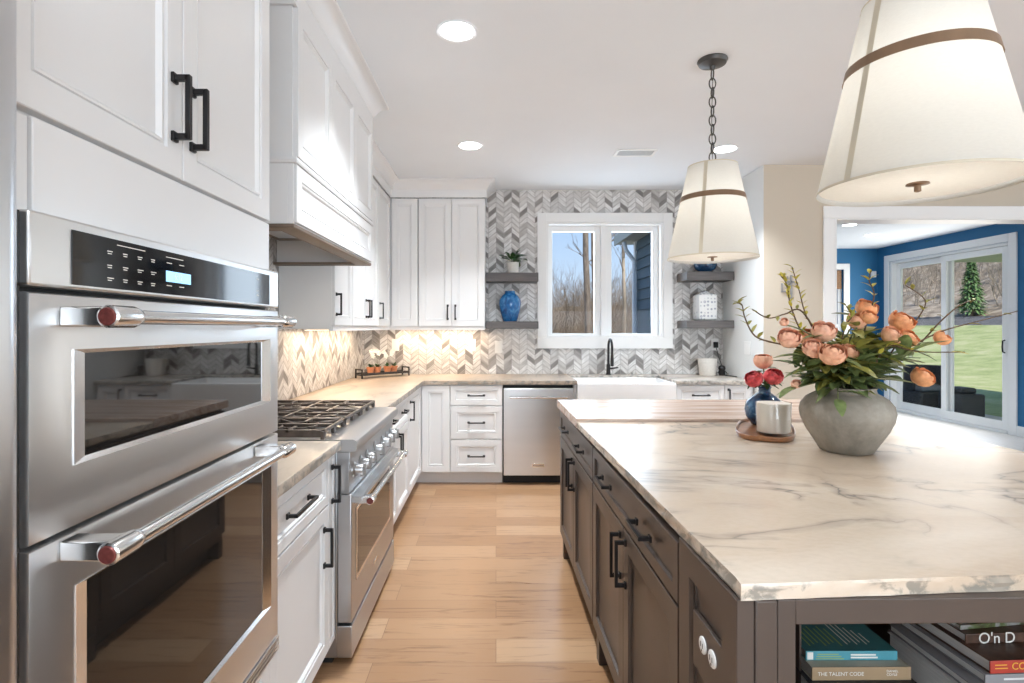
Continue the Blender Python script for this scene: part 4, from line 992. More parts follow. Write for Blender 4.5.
# ------------------------------------------------------------------ books
def book(name, label, fr, w, d, z0, h, cover, page='paper', spine=None, group=None, hard=.0025):
    """spine faces local -y"""
    t = thing(name, label, 'book', fr((0, 0, z0)), group)
    MB(fr).box(0, w, 0, d, z0, z0 + hard).box(0, w, 0, d, z0 + h - hard, z0 + h).build('cover', cover, t, bevel=.0006, seg=1)
    MB(fr).box(0, w, -.0005, .003, z0, z0 + h).build('spine', spine or cover, t, bevel=.0012)
    MB(fr).box(.004, w - .004, .003, d - .004, z0 + hard, z0 + h - hard).build('pages', page, t)
    return t
GL, GR = 'books in the left stack of the island shelf', 'books in the right stack of the island shelf'
fr = Frame(.690, 1.20, .6)
book('book', 'black book at the bottom of the left stack in the island shelf', Frame(.680, 1.178, -1), .235, .17, .5205, .067, 'book_black', group=GL)
f2 = Frame(.690, 1.190, .5)
t = book('book', 'tan book with white title, second in the left stack of the island shelf', f2, .218, .15, .588, .029, 'book_pale', spine='book_tan', group=GL)
text('THE TALENT CODE', 'title_lettering', 'letter_white', t, .0115, f2((.012, -.0012, .6025)), f2((1, 0, 0)) - f2((0, 0, 0)), (0, 0, 1), depth=.0002)
text('DANIEL\nCOYLE', 'author_lettering', 'letter_white', t, .0075, f2((.163, -.0012, .6045)), f2((1, 0, 0)) - f2((0, 0, 0)), (0, 0, 1), depth=.0002)
f3 = Frame(.690, 1.214, .2)
t = book('book', 'teal paperback on top of the left stack in the island shelf', f3, .205, .150, .6175, .021, 'book_teal', spine='book_teal_light', group=GL, hard=.001)
MB(f3).box(.003, .016, -.0012, -.0006, .620, .636).build('publisher_mark', 'letter_white', t)
b = MB(f3); rr = random.Random(5)
for i in range(3): b.box(.022 + .002 * i, .085 - .006 * i, -.0010, -.0006, .6205 + i * .005, .6225 + i * .005)
b.build('spine_lettering', 'letter_green', t)
b = MB(f3)
for i in range(2): b.box(.100, .160 - .004 * i, -.0010, -.0006, .6225 + i * .006, .626 + i * .006)
b.build('spine_title', 'letter_white', t)
b = MB(f3)
for i in range(7): b.box(.020 + .012 * i, .023 + .012 * i, .02 + .006 * (i % 3), .090 + .01 * (i % 2), .6386, .6389)
b.build('cover_lettering', 'letter_green', t)
b = MB(f3)
for i in range(6): b.box(.108 + .011 * i, .1105 + .011 * i, .025 + .008 * (i % 2), .13 - .012 * i, .6386, .6389)
b.build('cover_title', 'letter_white', t)
z = .5205; base = Frame(1.034, 1.135, 17)
specs = [('book', 'white book at the bottom of the right stack in the island shelf', -.055, .0, .32, .25, .075, 'book_white', 'book_white'),
         ('magazine', 'pale grey magazine above the white book in the right stack', -.040, .012, .30, .24, .018, 'book_grey', 'book_grey'),
         ('book', 'grey book under the red cookbook in the right stack', -.012, .006, .29, .23, .020, 'book_grey', 'book_grey'),
         ('cookbook', 'red-spined cookbook with yellow lettering in the right stack', .0, .004, .28, .225, .027, 'book_brown', 'book_red')]
for nm, lab, dx, dy, w, d, h, cov, spn in specs:
    f4 = Frame(*(base((dx, dy, 0)).to_2d()), 3 + dx * 60)
    t = book(nm, lab, f4, w, d, z, h, cov, spine=spn, group=GR)
    if nm == 'cookbook':
        ax = f4((1, 0, 0)) - f4((0, 0, 0))
        text('COOK', 'title_lettering', 'letter_yellow', t, .021, f4((.046, -.0014, z + h / 2 + .001)), ax, (0, 0, 1), depth=.0003)
        b = MB(f4).box(.010, .038, -.0010, -.0006, z + .010, z + .012).box(.010, .036, -.0010, -.0006, z + .017, z + .019); b.build('spine_lettering', 'letter_yellow', t)
    if spn == 'book_grey' and h == .020:
        MB(f4).box(.04, .20, -.0010, -.0006, z + .008, z + .012).build('spine_lettering', 'book_white', t)
    z += h + .0006
f5 = Frame(1.034, 1.200, 3)
t = book('cookbook', 'dark brown cookbook with large white title, second from the top of the right stack', f5, .27, .21, z, .021, 'book_brown', spine='book_brown', group=GR)
text("O'n D", 'title_lettering', 'letter_white', t, .034, f5((.028, -.0014, z + .0105)), f5((1, 0, 0)) - f5((0, 0, 0)), (0, 0, 1), depth=.0003)
z += .0216
f6 = Frame(1.035, 1.215, 8)
book('magazine', 'grey and green picture magazine on top of the right stack', f6, .29, .21, z, .010, 'magazine_cover', group=GR, hard=.001)
o = MB().lathe([(.05, 0), (.075, .02), (.088, .075), (.080, .120), (.074, .118), (.08, .07), (.06, .02)], (.80, 1.468, .5205), 28).build('wooden_bowl', 'wood_basket', smooth=50)
tag(o, 'brown carved bowl behind the left book stack in the island shelf', 'bowl')

# ------------------------------------------------------------------ on the island: tray, candle, vases, flowers
def build_tray():
    cx, cy = 1.142, 2.315; ang = math.atan2(cy, cx); n = 56
    a, bb, e = .235, .112, 3.2                           # superellipse: long axis points away from the viewer
    def pt(t_, s): 
        ct, st = math.cos(t_), math.sin(t_)
        u = (a * s - (1 - s) * 0) * math.copysign(abs(ct) ** (2 / e), ct); v = bb * s * math.copysign(abs(st) ** (2 / e), st)
        return cx + u * math.cos(ang) - v * math.sin(ang), cy + u * math.sin(ang) + v * math.cos(ang)
    lev = [(.90, .9155), (.97, .918), (1.0, .928), (1.0, .936), (.975, .938), (.94, .934), (.92, .926), (.5, .925)]
    V = []
    for s, z in lev: V += [(*pt(2 * PI * i / n, s), z) for i in range(n)]
    fs = [(i * n + j, i * n + (j + 1) % n, (i + 1) * n + (j + 1) % n, (i + 1) * n + j) for i in range(len(lev) - 1) for j in range(n)] + [tuple(range(n - 1, -1, -1)), tuple((len(lev) - 1) * n + j for j in range(n))]
    tag(MB().add(V, fs).build('wooden_tray', 'acacia', smooth=50), 'oblong reddish wooden tray under the candle and blue vase', 'tray')
build_tray()
c = Vector((1.128, 2.215, .9262))
t = thing('candle', 'white candle in a glass jar on the wooden tray', 'candle', c)
MB().lathe([(.060, .012), (.061, .014), (.063, .128), (.058, .128), (.02, .122)], c, 40).build('wax', 'wax', t, smooth=40)
MB().lathe([(.060, 0), (.065, .003), (.0668, .128), (.0660, .132), (.0650, .128), (.062, .010), (.01, .009)], c, 40).build('jar', 'jar_glass', t, smooth=40)
c = Vector((1.195, 2.425, .9262))
lathe_thing('bud_vase', 'glaze_navy', [(.045, 0), (.055, .004), (.078, .04), (.083, .070), (.074, .105), (.045, .132), (.026, .145), (.024, .160), (.030, .172), (.026, .172), (.020, .158), (.022, .14)], c, 'small round dark blue glazed vase behind the candle', 'vase')

def bloom(b, c, r, axis, seed, layers=4, spread=1.0):
    """ball of overlapping ruffled petals wrapped around a closed heart"""
    rn = random.Random(seed); ax = Vector(axis).normalized(); u = ax.orthogonal().normalized(); w = ax.cross(u)
    for ly in range(layers):
        f = ly / max(1, layers - 1); rad = r * (.58 + .40 * f); cnt = 5 + ly; end = PI * (.10 + .27 * f) * spread
        for k in range(cnt):
            a = 2 * PI * (k + .5 * (ly % 2)) / cnt + rn.uniform(-.2, .2); rk = rad * rn.uniform(.93, 1.06); e2 = end + rn.uniform(-.12, .12)
            n = 5; V = []; half = 1.35 * PI / cnt
            for i in range(n + 1):
                t = i / n; th = PI * .97 + (e2 - PI * .97) * t; wi = half * (.55 + .75 * math.sin(PI * min(1, t * .85 + .05))) * (1 if t < .9 else .82)
                for j in (-1, -.5, 0, .5, 1):
                    aa = a + wi * j; fl = 1 + (.10 * f * t * t) - .05 * abs(j) + (rn.uniform(-.05, .05) if i >= n - 1 else 0)
                    dr = u * math.cos(aa) + w * math.sin(aa)
                    V.append(c + (ax * math.cos(th) * .92 + dr * math.sin(th)) * rk * fl)
            b.add(V, [(i * 5 + j, i * 5 + j + 1, i * 5 + j + 6, i * 5 + j + 5) for i in range(n) for j in range(4)])
    V = []; n = 12; m2 = 6
    for i in range(m2 + 1):
        th = PI * i / m2
        for j in range(n):
            a = 2 * PI * j / n; rr = r * .52 * math.sin(th) * (1 + .12 * math.cos(4 * a))
            V.append(c + ax * (r * .56 * math.cos(th)) + u * rr * math.cos(a) + w * rr * math.sin(a))
    b.add(V, [(i * n + j, i * n + (j + 1) % n, (i + 1) * n + (j + 1) % n, (i + 1) * n + j) for i in range(m2) for j in range(n)])

VC = Vector((1.262, 1.965, .9155))                        # centre of the big vase
o = MB().lathe([(.076, 0), (.085, .004), (.103, .035), (.129, .078), (.146, .118), (.150, .143), (.145, .168), (.128, .191), (.106, .205), (.095, .211), (.091, .222), (.096, .231), (.089, .232), (.084, .221), (.086, .207), (.122, .18), (.138, .14), (.10, .04), (.05, .02)], VC, 56).build('stoneware_vase', 'vase_grey', smooth=50)
tag(o, 'large squat grey stoneware vase on the island slab', 'vase')
MOUTH = VC + Vector((0, 0, .222))

def curve_pts(p0, p1, p2, n=9):
    return [(p0 * (1 - t) ** 2 + p1 * 2 * t * (1 - t) + p2 * t * t) for t in [i / n for i in range(n + 1)]]
def inner(seed):
    rn = random.Random(seed); a = rn.uniform(0, 2 * PI); r = rn.uniform(.01, .06)
    return MOUTH + Vector((r * math.cos(a), r * math.sin(a), -.10)), MOUTH + Vector((r * 1.1 * math.cos(a), r * 1.1 * math.sin(a), .0))
def flower(label, px, py, y, rpx, mat, seed, leaves=5, axis=None, bud=False, leafmat='leaf_green'):
    h = P(px, py, y); r = rpx * y / F
    b0, m0 = inner(seed); rn = random.Random(seed)
    out = (h - MOUTH); ctrl = m0 + Vector((out.x * .25, out.y * .25, abs(out.z) * .75 + .03))
    t = thing('peony', label, 'flower', b0, 'peonies in the grey vase')
    ax = axis or (Vector((out.x * .8, -.45, .55)))
    axn = Vector(ax).normalized()
    pts = [b0, m0] + curve_pts(m0, ctrl, h - axn * r * .8, 9)[1:]
    MB().tube(pts, .0028, 6).build('stem', 'stem_green', t, smooth=60)
    b = MB(); bloom(b, h, r, axn, seed, layers=2 if bud else 4, spread=.7 if bud else 1); b.build('bloom', mat, t, smooth=60)
    b = MB()
    for k in range(leaves):
        q = pts[2 + int((len(pts) - 4) * (k + .5) / max(1, leaves))]; a = rn.uniform(0, 2 * PI)
        d = Vector((math.cos(a), math.sin(a) * .8 - .2, rn.uniform(-.25, .45))); leaf(b, q, d, rn.uniform(.085, .13), rn.uniform(.036, .052), curl=.35)
    if leaves: b.build('leaves', leafmat, t, smooth=60)
flower('pale pink peony nearest the left of the grey-vase bouquet', 789, 338, 1.92, 11, 'petal_pink', 21)
flower('peach peony just right of the leftmost pink one, tucked behind', 808, 337, 1.98, 9.5, 'petal_peach', 22)
flower('pink peony below the tucked peach bloom on the left side', 814, 348, 1.86, 10.5, 'petal_pink', 23)
flower('wide pink peony topmost of the left cluster', 824, 331, 1.93, 11.5, 'petal_pink', 24)
flower('large peach peony lowest of the left cluster, facing forward', 833, 354, 1.80, 12, 'petal_peach', 25)
flower('peach peony at the right end of the left cluster', 849, 352, 1.90, 9, 'petal_peach', 26)
flower('tiny pink bud above the leftmost peony', 784, 322, 1.96, 4.5, 'petal_pink', 27, leaves=2, bud=True)
flower('tall orange peony in the middle, top of its three', 867, 308, 2.05, 10, 'petal_orange', 28)
flower('orange peony in the middle, left of its three', 857, 321, 2.0, 9, 'petal_peach', 29, leafmat='leaf_olive')
flower('small orange bloom in the middle, right of its three', 869, 317, 1.98, 8, 'petal_orange', 30, leafmat='leaf_olive')
flower('round orange peony high on the right of the bouquet', 902, 321, 2.04, 11.5, 'petal_orange', 31)
flower('orange peony below the high right one, left of the pair', 892, 335, 1.95, 10, 'petal_peach', 32, leafmat='leaf_olive')
flower('orange peony below the high right one, right of the pair', 908, 338, 1.98, 10, 'petal_orange', 33, leafmat='leaf_olive')
flower('half-open orange bud on a long stem at the far right', 942, 338, 2.0, 7.5, 'petal_orange', 34, leaves=2, bud=True)
flower('orange ball-shaped peony hanging lowest at the right', 923, 377, 1.93, 11, 'petal_orange', 35, leaves=3)
flower('small deep pink bloom hanging low on the left side', 796, 384, 1.98, 5, 'petal_pink', 36, leaves=3, bud=True)

def branch(label, px, y0, y1, seed, leafmat, step=3, lsize=.03, r=.004):
    """px: list of pixels the twig passes on its way out of the vase"""
    b0, m0 = inner(seed); rn = random.Random(seed); n = len(px)
    pts = [b0, m0] + [P(x, yy, y0 + (y1 - y0) * i / max(1, n - 1)) for i, (x, yy) in enumerate(px)]
    fine = []                                            # smooth the polyline
    for i in range(len(pts) - 1):
        pa = pts[max(i - 1, 0)]; pb = pts[i]; pc = pts[i + 1]; pd = pts[min(i + 2, len(pts) - 1)]
        for k in range(5):
            t = k / 5; fine.append(.5 * ((2 * pb) + (pc - pa) * t + (2 * pa - 5 * pb + 4 * pc - pd) * t * t + (3 * pb - pa - 3 * pc + pd) * t ** 3))
    fine.append(pts[-1]); L_ = len(fine)
    t = thing('branch', label, 'branch', b0, 'twigs in the grey vase')
    MB().tube(fine, [r * (1.15 - .75 * i / L_) for i in range(L_)], 6).build('twig', 'stem_brown', t, smooth=60)
    b = MB()
    for i in range(12, L_, step):
        for s in range(rn.choice((1, 2))):
            a = rn.uniform(0, 2 * PI); d = (fine[min(i + 1, L_ - 1)] - fine[i - 1]).normalized() * .7 + Vector((math.cos(a), math.sin(a) * .6, rn.uniform(-.1, .7)))
            leaf(b, fine[i], d, lsize * rn.uniform(.7, 1.3), lsize * .48, n=3)
    b.build('leaves', leafmat, t, smooth=60)
branch('tallest twig leaning left, with tiny yellow buds', [(838, 378), (822, 345), (806, 315), (799, 290), (792, 267)], 2.0, 2.05, 41, 'leaf_yellow', 1, .026)
branch('dark budded twig to the left of the tallest one', [(832, 380), (810, 345), (798, 325), (790, 303), (787, 285), (781, 276)], 1.97, 1.98, 42, 'leaf_yellow', 1, .026)
branch('long drooping twig reaching far left with pale green leaves', [(836, 372), (805, 350), (775, 343), (755, 336), (745, 318), (742, 305), (737, 303)], 1.95, 1.85, 43, 'leaf_olive', 2, .032)
branch('arched thin twig on the left above the pink blooms', [(840, 372), (815, 330), (800, 310), (785, 314), (768, 318), (752, 309)], 1.98, 1.90, 44, 'leaf_olive', 3, .026)
branch('curly-tipped twig standing up in the middle', [(858, 375), (862, 340), (871, 310), (874, 293), (869, 280), (871, 271)], 2.02, 2.05, 45, 'leaf_yellow', 3, .034)
branch('long twig sweeping out to the far right edge', [(875, 375), (905, 350), (940, 332), (975, 322), (1018, 311)], 2.02, 2.0, 46, 'leaf_olive', 4, .034)
branch('twig rising to the right in front of the slider', [(875, 372), (900, 340), (918, 318), (925, 300), (905, 285)], 2.05, 2.1, 47, 'leaf_olive', 2, .032)
branch('forked-looking twig to the right above the orange bud', [(878, 374), (915, 348), (940, 322), (960, 305), (975, 300)], 2.04, 2.06, 48, 'leaf_olive', 3, .026)
branch('yellow-leaved twig on the right beside the orange pair', [(868, 378), (880, 355), (890, 345), (905, 349), (925, 352), (965, 352)], 1.92, 1.90, 49, 'leaf_yellow', 3, .038)
branch('short upright twig left of the middle blooms', [(848, 376), (842, 345), (846, 325), (852, 316), (846, 306)], 1.96, 1.97, 50, 'leaf_olive', 2, .03)

def sprig(label, px, py, y, seed, mat, n=12, size=.11):
    b0, m0 = inner(seed); rn = random.Random(seed); h = P(px, py, y); out = h - m0
    pts = [b0] + curve_pts(m0, m0 + Vector((out.x * .3, out.y * .3, abs(out.z) * .7 + .05)), h, 9)
    t = thing('leafy_sprig', label, 'foliage', b0, 'leafy sprigs in the grey vase')
    MB().tube(pts, .0022, 5).build('stem', 'stem_green', t, smooth=60)
    b = MB()
    for k in range(n):
        q = pts[2 + int((len(pts) - 3) * k / n)]; a = rn.uniform(0, 2 * PI)
        d = out.normalized() * .8 + Vector((math.cos(a), math.sin(a) * .8, rn.uniform(-.3, .5))); leaf(b, q, d, size * rn.uniform(.7, 1.2), size * .42, curl=.35)
    b.build('leaves', mat, t, smooth=60)
sprig('dark green leafy sprig low on the left over the vase shoulder', 800, 372, 1.92, 61, 'leaf_green', 16)
sprig('green leafy sprig spreading left under the pink peonies', 808, 360, 1.88, 62, 'leaf_green', 16)
sprig('green leaves drooping over the front rim of the vase', 838, 408, 1.83, 63, 'leaf_green', 8, .085)
sprig('dense green sprig in front between the left cluster and the middle', 846, 368, 1.84, 64, 'leaf_olive', 16)
sprig('olive sprig rising behind the middle blooms', 868, 335, 2.04, 65, 'leaf_olive', 16)
sprig('yellow-green sprig right of the middle', 884, 350, 1.96, 66, 'leaf_olive', 16)
sprig('dark sprig low on the right above the vase shoulder', 898, 366, 1.93, 67, 'leaf_green', 16)
sprig('long dark leaves reaching right under the orange pair', 920, 358, 1.98, 68, 'leaf_green', 12, .12)
sprig('green sprig at the back of the bouquet', 850, 352, 2.12, 69, 'leaf_green', 16)
sprig('dark sprig at the back right of the bouquet', 885, 360, 2.12, 70, 'leaf_dark', 16)
sprig('small sprig lying over the right of the vase rim', 876, 384, 1.85, 71, 'leaf_green', 10, .09)
sprig('dark sprig leaning left just above the vase rim', 822, 368, 1.90, 73, 'leaf_olive', 18, .10)
sprig('green sprig right behind the lowest peach peony', 835, 358, 1.98, 74, 'leaf_green', 18, .10)
sprig('olive sprig in the middle in front of the tall orange trio', 862, 350, 1.88, 75, 'leaf_olive', 18, .10)
sprig('green sprig on the right just above the vase rim', 880, 372, 1.86, 76, 'leaf_green', 18, .10)
sprig('dark sprig at the very centre of the vase mouth', 856, 366, 1.86, 77, 'leaf_green', 18, .10)
sprig('yellowish sprig between the trio and the high right peony', 884, 335, 2.02, 78, 'leaf_yellow', 10, .07)
sprig('sprig hanging down at the far left of the bouquet', 786, 392, 1.98, 72, 'leaf_green', 10, .09)

# proteas in the small blue vase
for i, (lab, px, py, y, rp, mat) in enumerate((('red protea on the left of the small blue vase', 754, 379, 2.36, 8.5, 'petal_red'), ('red protea on the right of the small blue vase', 773, 377, 2.36, 9, 'petal_red'), ('pale pink protea topmost in the small blue vase', 763, 361, 2.42, 9, 'petal_pink'))):
    h = P(px, py, y); b0 = Vector((1.195 + .005 * (i - 1), 2.425, 1.03)); m0 = b0 + Vector((0, 0, .07))
    t = thing('protea', lab, 'flower', b0, 'proteas in the small blue vase')
    axp = (h - m0 + Vector((0, -.02, .03))).normalized()
    MB().tube([b0, m0, h - axp * .02], .003, 6).build('stem', 'stem_green', t)
    b = MB(); bloom(b, h, rp * y / F, axp, 80 + i, 4, .8); b.build('bloom', mat, t, smooth=60)
    b = MB(); rn = random.Random(90 + i)
    for k in range(6):
        a = rn.uniform(0, 2 * PI); leaf(b, m0.lerp(h, .2 + .1 * k), (math.cos(a), math.sin(a) * .6 - .3, rn.uniform(-.2, .3)), .06, .025)
    b.build('leaves', 'leaf_dark', t, smooth=60)

# ------------------------------------------------------------------ pendants
def pendant(x, y, label, dz=0):
    t = thing('pendant_lamp', label, 'pendant lamp', (x, y, CEIL), 'pendant lamps over the island')
    zb, zt, rb, rt = 1.724 + dz, 2.195 + dz, .219, .118
    MB().lathe([(.072, -.0005), (.074, -.006), (.066, -.022), (.030, -.030), (.014, -.034), (.010, -.050), (.004, -.052)], (x, y, CEIL), 36).build('canopy', 'bronze_dark', t, smooth=40)
    # chain: alternating oval links
    b = MB(); z = CEIL - .045; k = 0; L_ = .056
    while z - L_ > zt - .01:
        n = 14; pts = []
        for i in range(n + 1):
            a = 2 * PI * i / n; u = .0165 * math.cos(a); v = L_ / 2 * math.sin(a)
            pts.append((x + (u if k % 2 else 0), y + (0 if k % 2 else u), z - L_ / 2 + v))
        b.tube(pts, .0034, 6, cap=False); z -= L_ - .009; k += 1
    b.build('chain', 'bronze_dark', t, smooth=60)
    MB().tube([(x + .004, y, CEIL - .05), (x - .004, y, (CEIL + zt) / 2), (x, y, zt + .0)], .0018, 6).build('cord', 'bronze_dark', t)
    MB().tube([(x, y, zt + .012), (x, y, zt - .12)], .008, 10).build('stem', 'bronze_dark', t, smooth=60)
    sp = MB()
    for i in range(3):
        a = 2 * PI * i / 3; sp.tube([(x, y, zt - .004), (x + rt * .99 * math.cos(a), y + rt * .99 * math.sin(a), zt - .004)], .0025, 6)
    sp.build('spider', 'bronze_dark', t)
    n = 72; rad = lambda z_: rb + (rt - rb) * (z_ - zb) / (zt - zb)
    V = []; zs = [zb + (zt - zb) * i / 10 for i in range(11)]
    for z_ in zs: V += [(x + rad(z_) * math.cos(2 * PI * j / n), y + rad(z_) * math.sin(2 * PI * j / n), z_) for j in range(n)]
    for z_ in zs[::-1]: V += [(x + (rad(z_) - .0015) * math.cos(2 * PI * j / n), y + (rad(z_) - .0015) * math.sin(2 * PI * j / n), z_) for j in range(n)]
    fs = [(i * n + j, i * n + (j + 1) % n, (i + 1) * n + (j + 1) % n, (i + 1) * n + j) for i in range(21) for j in range(n)]
    fs += [(21 * n + j, 21 * n + (j + 1) % n, (j + 1) % n, j) for j in range(n)]
    s = MB().add(V[:11 * n], [(i * n + j, i * n + (j + 1) % n, (i + 1) * n + (j + 1) % n, (i + 1) * n + j) for i in range(10) for j in range(n)]).build('shade', 'lamp_linen', t, smooth=60)
    for z0, z1 in ((zb, zb + .006), (zt - .006, zt)):
        MB().lathe([(rad(z0) + .0012, z0), (rad(z1) + .0012, z1)], (x, y, 0), n, cap=(False, False)).build('binding', 'seam_tape', s, smooth=60)
    z0, z1 = 2.012 + dz, 2.039 + dz
    MB().lathe([(rad(z0) + .0010, z0), (rad(z0) + .0030, z0), (rad(z1) + .0030, z1), (rad(z1) + .0010, z1)], (x, y, 0), n, cap=(False, False)).build('band', 'bronze_band', t, smooth=30)
    th0 = math.atan2(-y, -x) - R(14 if y > 2 else 38)    # the shade's stitched seam, on the side towards the aisle
    V = []
    for z_ in (zb, zt):
        for da in (-.0085, .0085):
            q = rad(z_) + .0012; V.append((x + q * math.cos(th0 + da / rad(z_)), y + q * math.sin(th0 + da / rad(z_)), z_))
    MB().add(V, [(0, 1, 3, 2)]).build('seam', 'seam_tape', s)
    MB().lathe([(rad(zb + .012) - .003, zb + .012), (.010, zb + .0115)], (x, y, 0), n, cap=(False, False)).build('diffuser', 'lamp_diffuser', t, smooth=60)
    f_ = MB().lathe([(.024, .004), (.025, .001), (.010, -.001), (.0075, -.002), (.0075, -.016), (.003, -.018)], (x, y, zb + .006), 24).build('finial', 'bronze_band', t, smooth=40)
    bl = MB().lathe([(.012, .075), (.014, .060), (.030, .035), (.034, .010), (.026, -.015), (.006, -.026)], (x, y, 1.99), 20).build('bulb', 'light_lens', t, smooth=60)
    lamp('pendant_bulb', 'POINT', (x, y, 1.90), 0.50, (1, .94, .86), shadow_soft_size=.06)
pendant(1.10, 2.77, 'cone-shaped linen pendant lamp with bronze band over the butcher block end, chain showing', -.014)
pendant(1.056, 1.365, 'large cone-shaped linen pendant lamp hanging nearest, over the near end of the island', -.014)

# ------------------------------------------------------------------ outside
def build_outside():
    rn = random.Random(77)
    struct(MB().box(6.75, 8.05, 4.0, 10.9, -.16, -.06), 'patio', 'concrete')
    struct(MB().box(6.72, 12.0, 3.0, 10.8, 2.66, 2.80), 'porch_ceiling', 'soffit')
    # lawn that rises, mulch bank, brushy hillside: strips along y with gentle unevenness
    def terrain(name, mat, prof, y0=-8, y1=120, ny=70, nx=16, amp=.15):
        V = []
        cols = []
        for i in range(len(prof) - 1):
            for k in range(nx if i < len(prof) - 2 else nx + 1): 
                t = k / nx; cols.append((prof[i][0] + (prof[i + 1][0] - prof[i][0]) * t, prof[i][1] + (prof[i + 1][1] - prof[i][1]) * t))
        m_ = len(cols)
        for j in range(ny + 1):
            y = y0 + (y1 - y0) * j / ny
            for i, (x, z) in enumerate(cols):
                edge = 0 if i in (0, m_ - 1) else 1
                V.append((x, y, z + edge * amp * (math.sin(x * .9 + y * .4) + math.sin(y * .23 - x * .31))))
        struct(MB().add(V, [(j * m_ + i, j * m_ + i + 1, (j + 1) * m_ + i + 1, (j + 1) * m_ + i) for j in range(ny) for i in range(m_ - 1)]), name, mat, smooth=60)
    terrain('lawn', 'lawn_grass', [(8.06, -.12), (14, .05), (24, 1.50)], amp=.03)
    terrain('mulch_bank', 'mulch', [(23.99, 1.50), (26.2, 2.0)], amp=.05)
    terrain('hillside', 'brush_hill', [(26.19, 2.0), (34, 4.6), (48, 10.5), (70, 19)], amp=.3)
    struct(MB().box(-20, 7.9, 11.02, 60, -.6, -.25).box(-20, 2.44, 5.56, 11.0, -.6, -.25), 'ground_behind', 'brush_hill')
    V = []                                               # low rise behind the thicket
    xs = [-20 + i * 1.2 for i in range(42)]
    for x in xs: V += [(x, 38, -.5), (x, 40, 2.6 + .5 * math.sin(x * .5) + .3 * math.sin(x * 1.3)), (x, 46, 2.2)]
    struct(MB().add(V, [(i * 3 + j, i * 3 + j + 1, i * 3 + j + 4, i * 3 + j + 3) for i in range(len(xs) - 1) for j in (0, 1)]), 'ridge', 'brush_hill', smooth=60)
    def twigs(b, p, d, ln, r, depth, spread=.55, n=3):
        d = d.normalized(); q = p + d * ln; mid = p + d * ln * .5 + Vector((rn.uniform(-1, 1), rn.uniform(-1, 1), rn.uniform(-.3, .3))) * ln * .06
        b.tube([p, mid, q], [r, r * .82, r * .62], 3 if r < .02 else 6, cap=False)
        if depth <= 0: return
        for k in range(n):
            nd = d + Vector((rn.uniform(-1, 1), rn.uniform(-1, 1), rn.uniform(-.35, .7))) * spread
            twigs(b, p + d * ln * rn.uniform(.45, 1), nd, ln * rn.uniform(.5, .8), r * .55, depth - 1, spread, n)
    b = MB()
    for i in range(210):                                  # thicket beyond the sink window
        y = rn.uniform(13, 32); x = y * rn.uniform(.07, .29)
        h = rn.uniform(.75, 1.95) * (y / 22) ** .7
        twigs(b, Vector((x, y, -.3)), Vector((rn.uniform(-.25, .25), rn.uniform(-.25, .25), 1)), h, rn.uniform(.012, .03), 4, .6)
    o = b.build('thicket', 'twig'); tag(o, 'bare brown thicket of brush beyond the sink window', 'brush', kind='stuff')
    # the trees with a trunk of their own
    def tree(label, x, y, r, h, mat='bark', lean=0):
        t = thing('bare_tree', label, 'tree', (x, y, -.3), 'bare trees beyond the sink window')
        pts = [(x + lean * i / 6 + .04 * math.sin(i * 1.3), y, -.3 + h * i / 6) for i in range(7)]
        MB().tube(pts, [r * (1.1 - .07 * i) for i in range(7)], 10).build('trunk', mat, t, smooth=60)
        b = MB()
        for k in range(10):
            z = rn.uniform(.45, .95) * h; a = rn.uniform(0, 2 * PI)
            twigs(b, Vector((x + lean * z / h, y, z - .3)), Vector((math.cos(a), math.sin(a), .9)), rn.uniform(.5, 1.1), .014, 3, .55)
        b.build('branches', 'twig', t)
    tree('thick-trunked bare tree in the left window pane', 12 * .166, 12, .075, 6.5, lean=.02)
    tree('slimmer bare tree just right of the thick trunk', 14 * .179, 14, .040, 7.0, lean=.0)
    tree('pale slim bare tree in the right window pane', 15 * .232, 15, .05, 7.0, 'twig_pale', .1)
    # hillside brush beyond the slider
    b = MB()
    for i in range(170):
        x = rn.uniform(28, 44); y = x * rn.uniform(1.02, 1.42)
        z = 2.0 + (x - 26.2) / 7.8 * 2.6 if x < 34 else 4.6 + (x - 34) / 14 * 5.9
        twigs(b, Vector((x, y, z - .3)), Vector((rn.uniform(-.3, .3), rn.uniform(-.3, .3), 1)), rn.uniform(.9, 1.7), rn.uniform(.02, .04), 3, .7)
    o = b.build('hill_brush', 'twig_pale'); tag(o, 'tangle of pale bare brush on the hillside behind the lawn', 'brush', kind='stuff')
    # spruce
    sx, sy, sz = 27.3, 31.3, 2.1
    t = thing('spruce_tree', 'green cone-shaped spruce on the bank behind the lawn', 'tree', (sx, sy, sz))
    MB().tube([(sx, sy, sz - .2), (sx, sy, sz + 3.7)], [.10, .02], 8).build('trunk', 'bark', t)
    b = MB()
    for i in range(1500):
        k = rn.random() ** .75; z = sz + .15 + 3.6 * k; rr = (1 - k) * .80 + .05; a = rn.uniform(0, 2 * PI)
        d = Vector((math.cos(a), math.sin(a), rn.uniform(-.25, .25))); leaf(b, Vector((sx, sy, z)) + d * rr * rn.uniform(.15, .5), d, rr * rn.uniform(.35, .75), .12, curl=.35, n=3)
    b.build('needles', 'spruce', t)
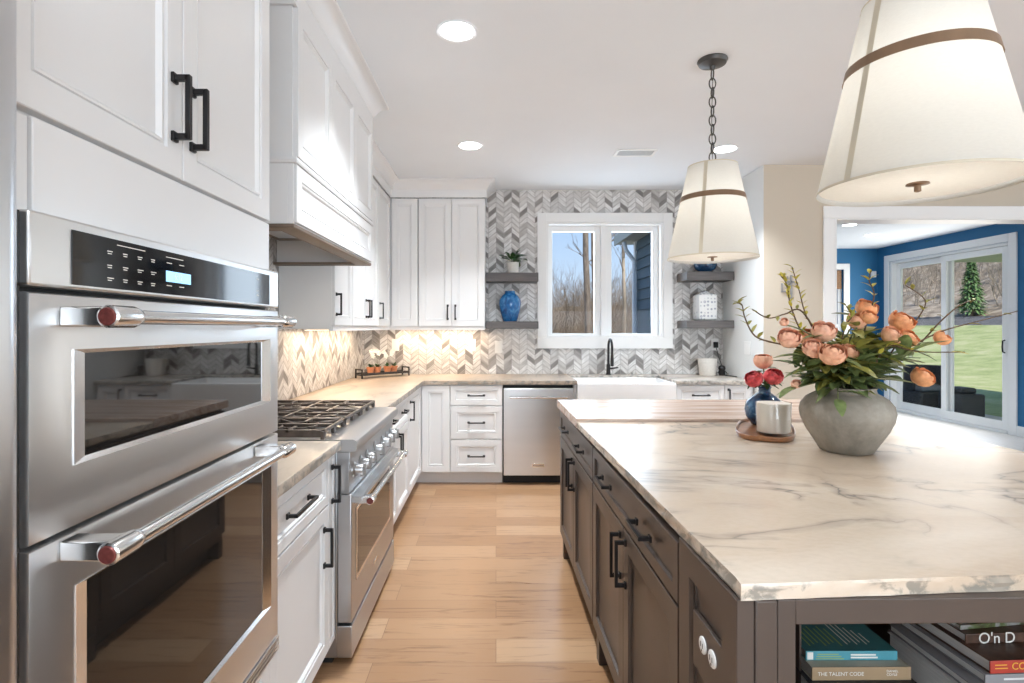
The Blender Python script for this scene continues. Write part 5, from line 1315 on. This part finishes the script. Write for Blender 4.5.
    # wicker seats on the patio
    def wicker(label, x0, x1, y0, y1, z1, back, cush):
        t = thing('wicker_chair', label, 'outdoor chair', ((x0 + x1) / 2, (y0 + y1) / 2, -.06), 'wicker seats on the patio')
        b = MB().box(x0, x1, y0, y1, -.055, z1)
        b.build('base', 'wicker', t, bevel=.03)
        if back:
            b = MB(); n = 14; pts_o = []; 
            for i in range(n + 1):
                a = R(-20 + 220 * i / n); pts_o.append(((x0 + x1) / 2 + (x1 - x0) * .5 * math.cos(a), (y0 + y1) / 2 + (y1 - y0) * .5 * math.sin(a)))
            poly = pts_o + [((x0 + x1) / 2 + (p[0] - (x0 + x1) / 2) * .82, (y0 + y1) / 2 + (p[1] - (y0 + y1) / 2) * .82) for p in pts_o[::-1]]
            b.prism(poly, z1 + .001, back).build('back', 'wicker', t, smooth=40)
        MB().box(x0 + .07, x1 - .07, y0 + .07, y1 - .07, z1 + .001, z1 + .09).build('cushion', cush, t, bevel=.03)
    wicker('dark wicker armchair outside the far slider panel', 6.98, 7.60, 8.95, 9.55, .30, .72, 'cushion_grey')
    wicker('dark wicker ottoman outside the near slider panel', 7.12, 7.50, 8.34, 8.80, .34, None, 'wicker')
    # house corner with clapboard siding seen through the window
    x = 2.45; b = MB(); z = -.4; e = .172
    while z < 2.84:
        b.extrude([(x, z), (x - .034, z), (x - .008, z + e + .006), (x, z + e + .012)], 'y', 5.56, 9.42); z += e
    struct(b, 'siding_wall', 'siding_blue')
    struct(MB().box(2.405, 2.46, 9.42, 9.53, -.4, 2.86), 'trim_4', 'trim_white', bevel=.004)
    struct(MB().box(2.16, 2.44, 5.56, 9.85, 2.86, 2.98).box(2.44, 6.7, 9.54, 9.85, 2.86, 2.98).box(2.13, 2.16, 5.56, 9.85, 2.84, 3.02), 'eaves', 'soffit', bevel=.004)
    t = thing('downspout', 'white downspout at the corner of the blue-grey siding', 'downspout', (2.36, 9.30, -.3))
    MB().box(2.33, 2.395, 9.26, 9.34, -.3, 2.30).build('pipe', 'trim_white', t, bevel=.01)
    MB().tube([(2.362, 9.30, 2.29), (2.36, 9.30, 2.50), (2.22, 9.30, 2.68), (2.18, 9.30, 2.83)], .036, 10).build('elbow', 'trim_white', t, smooth=60)
build_outside()
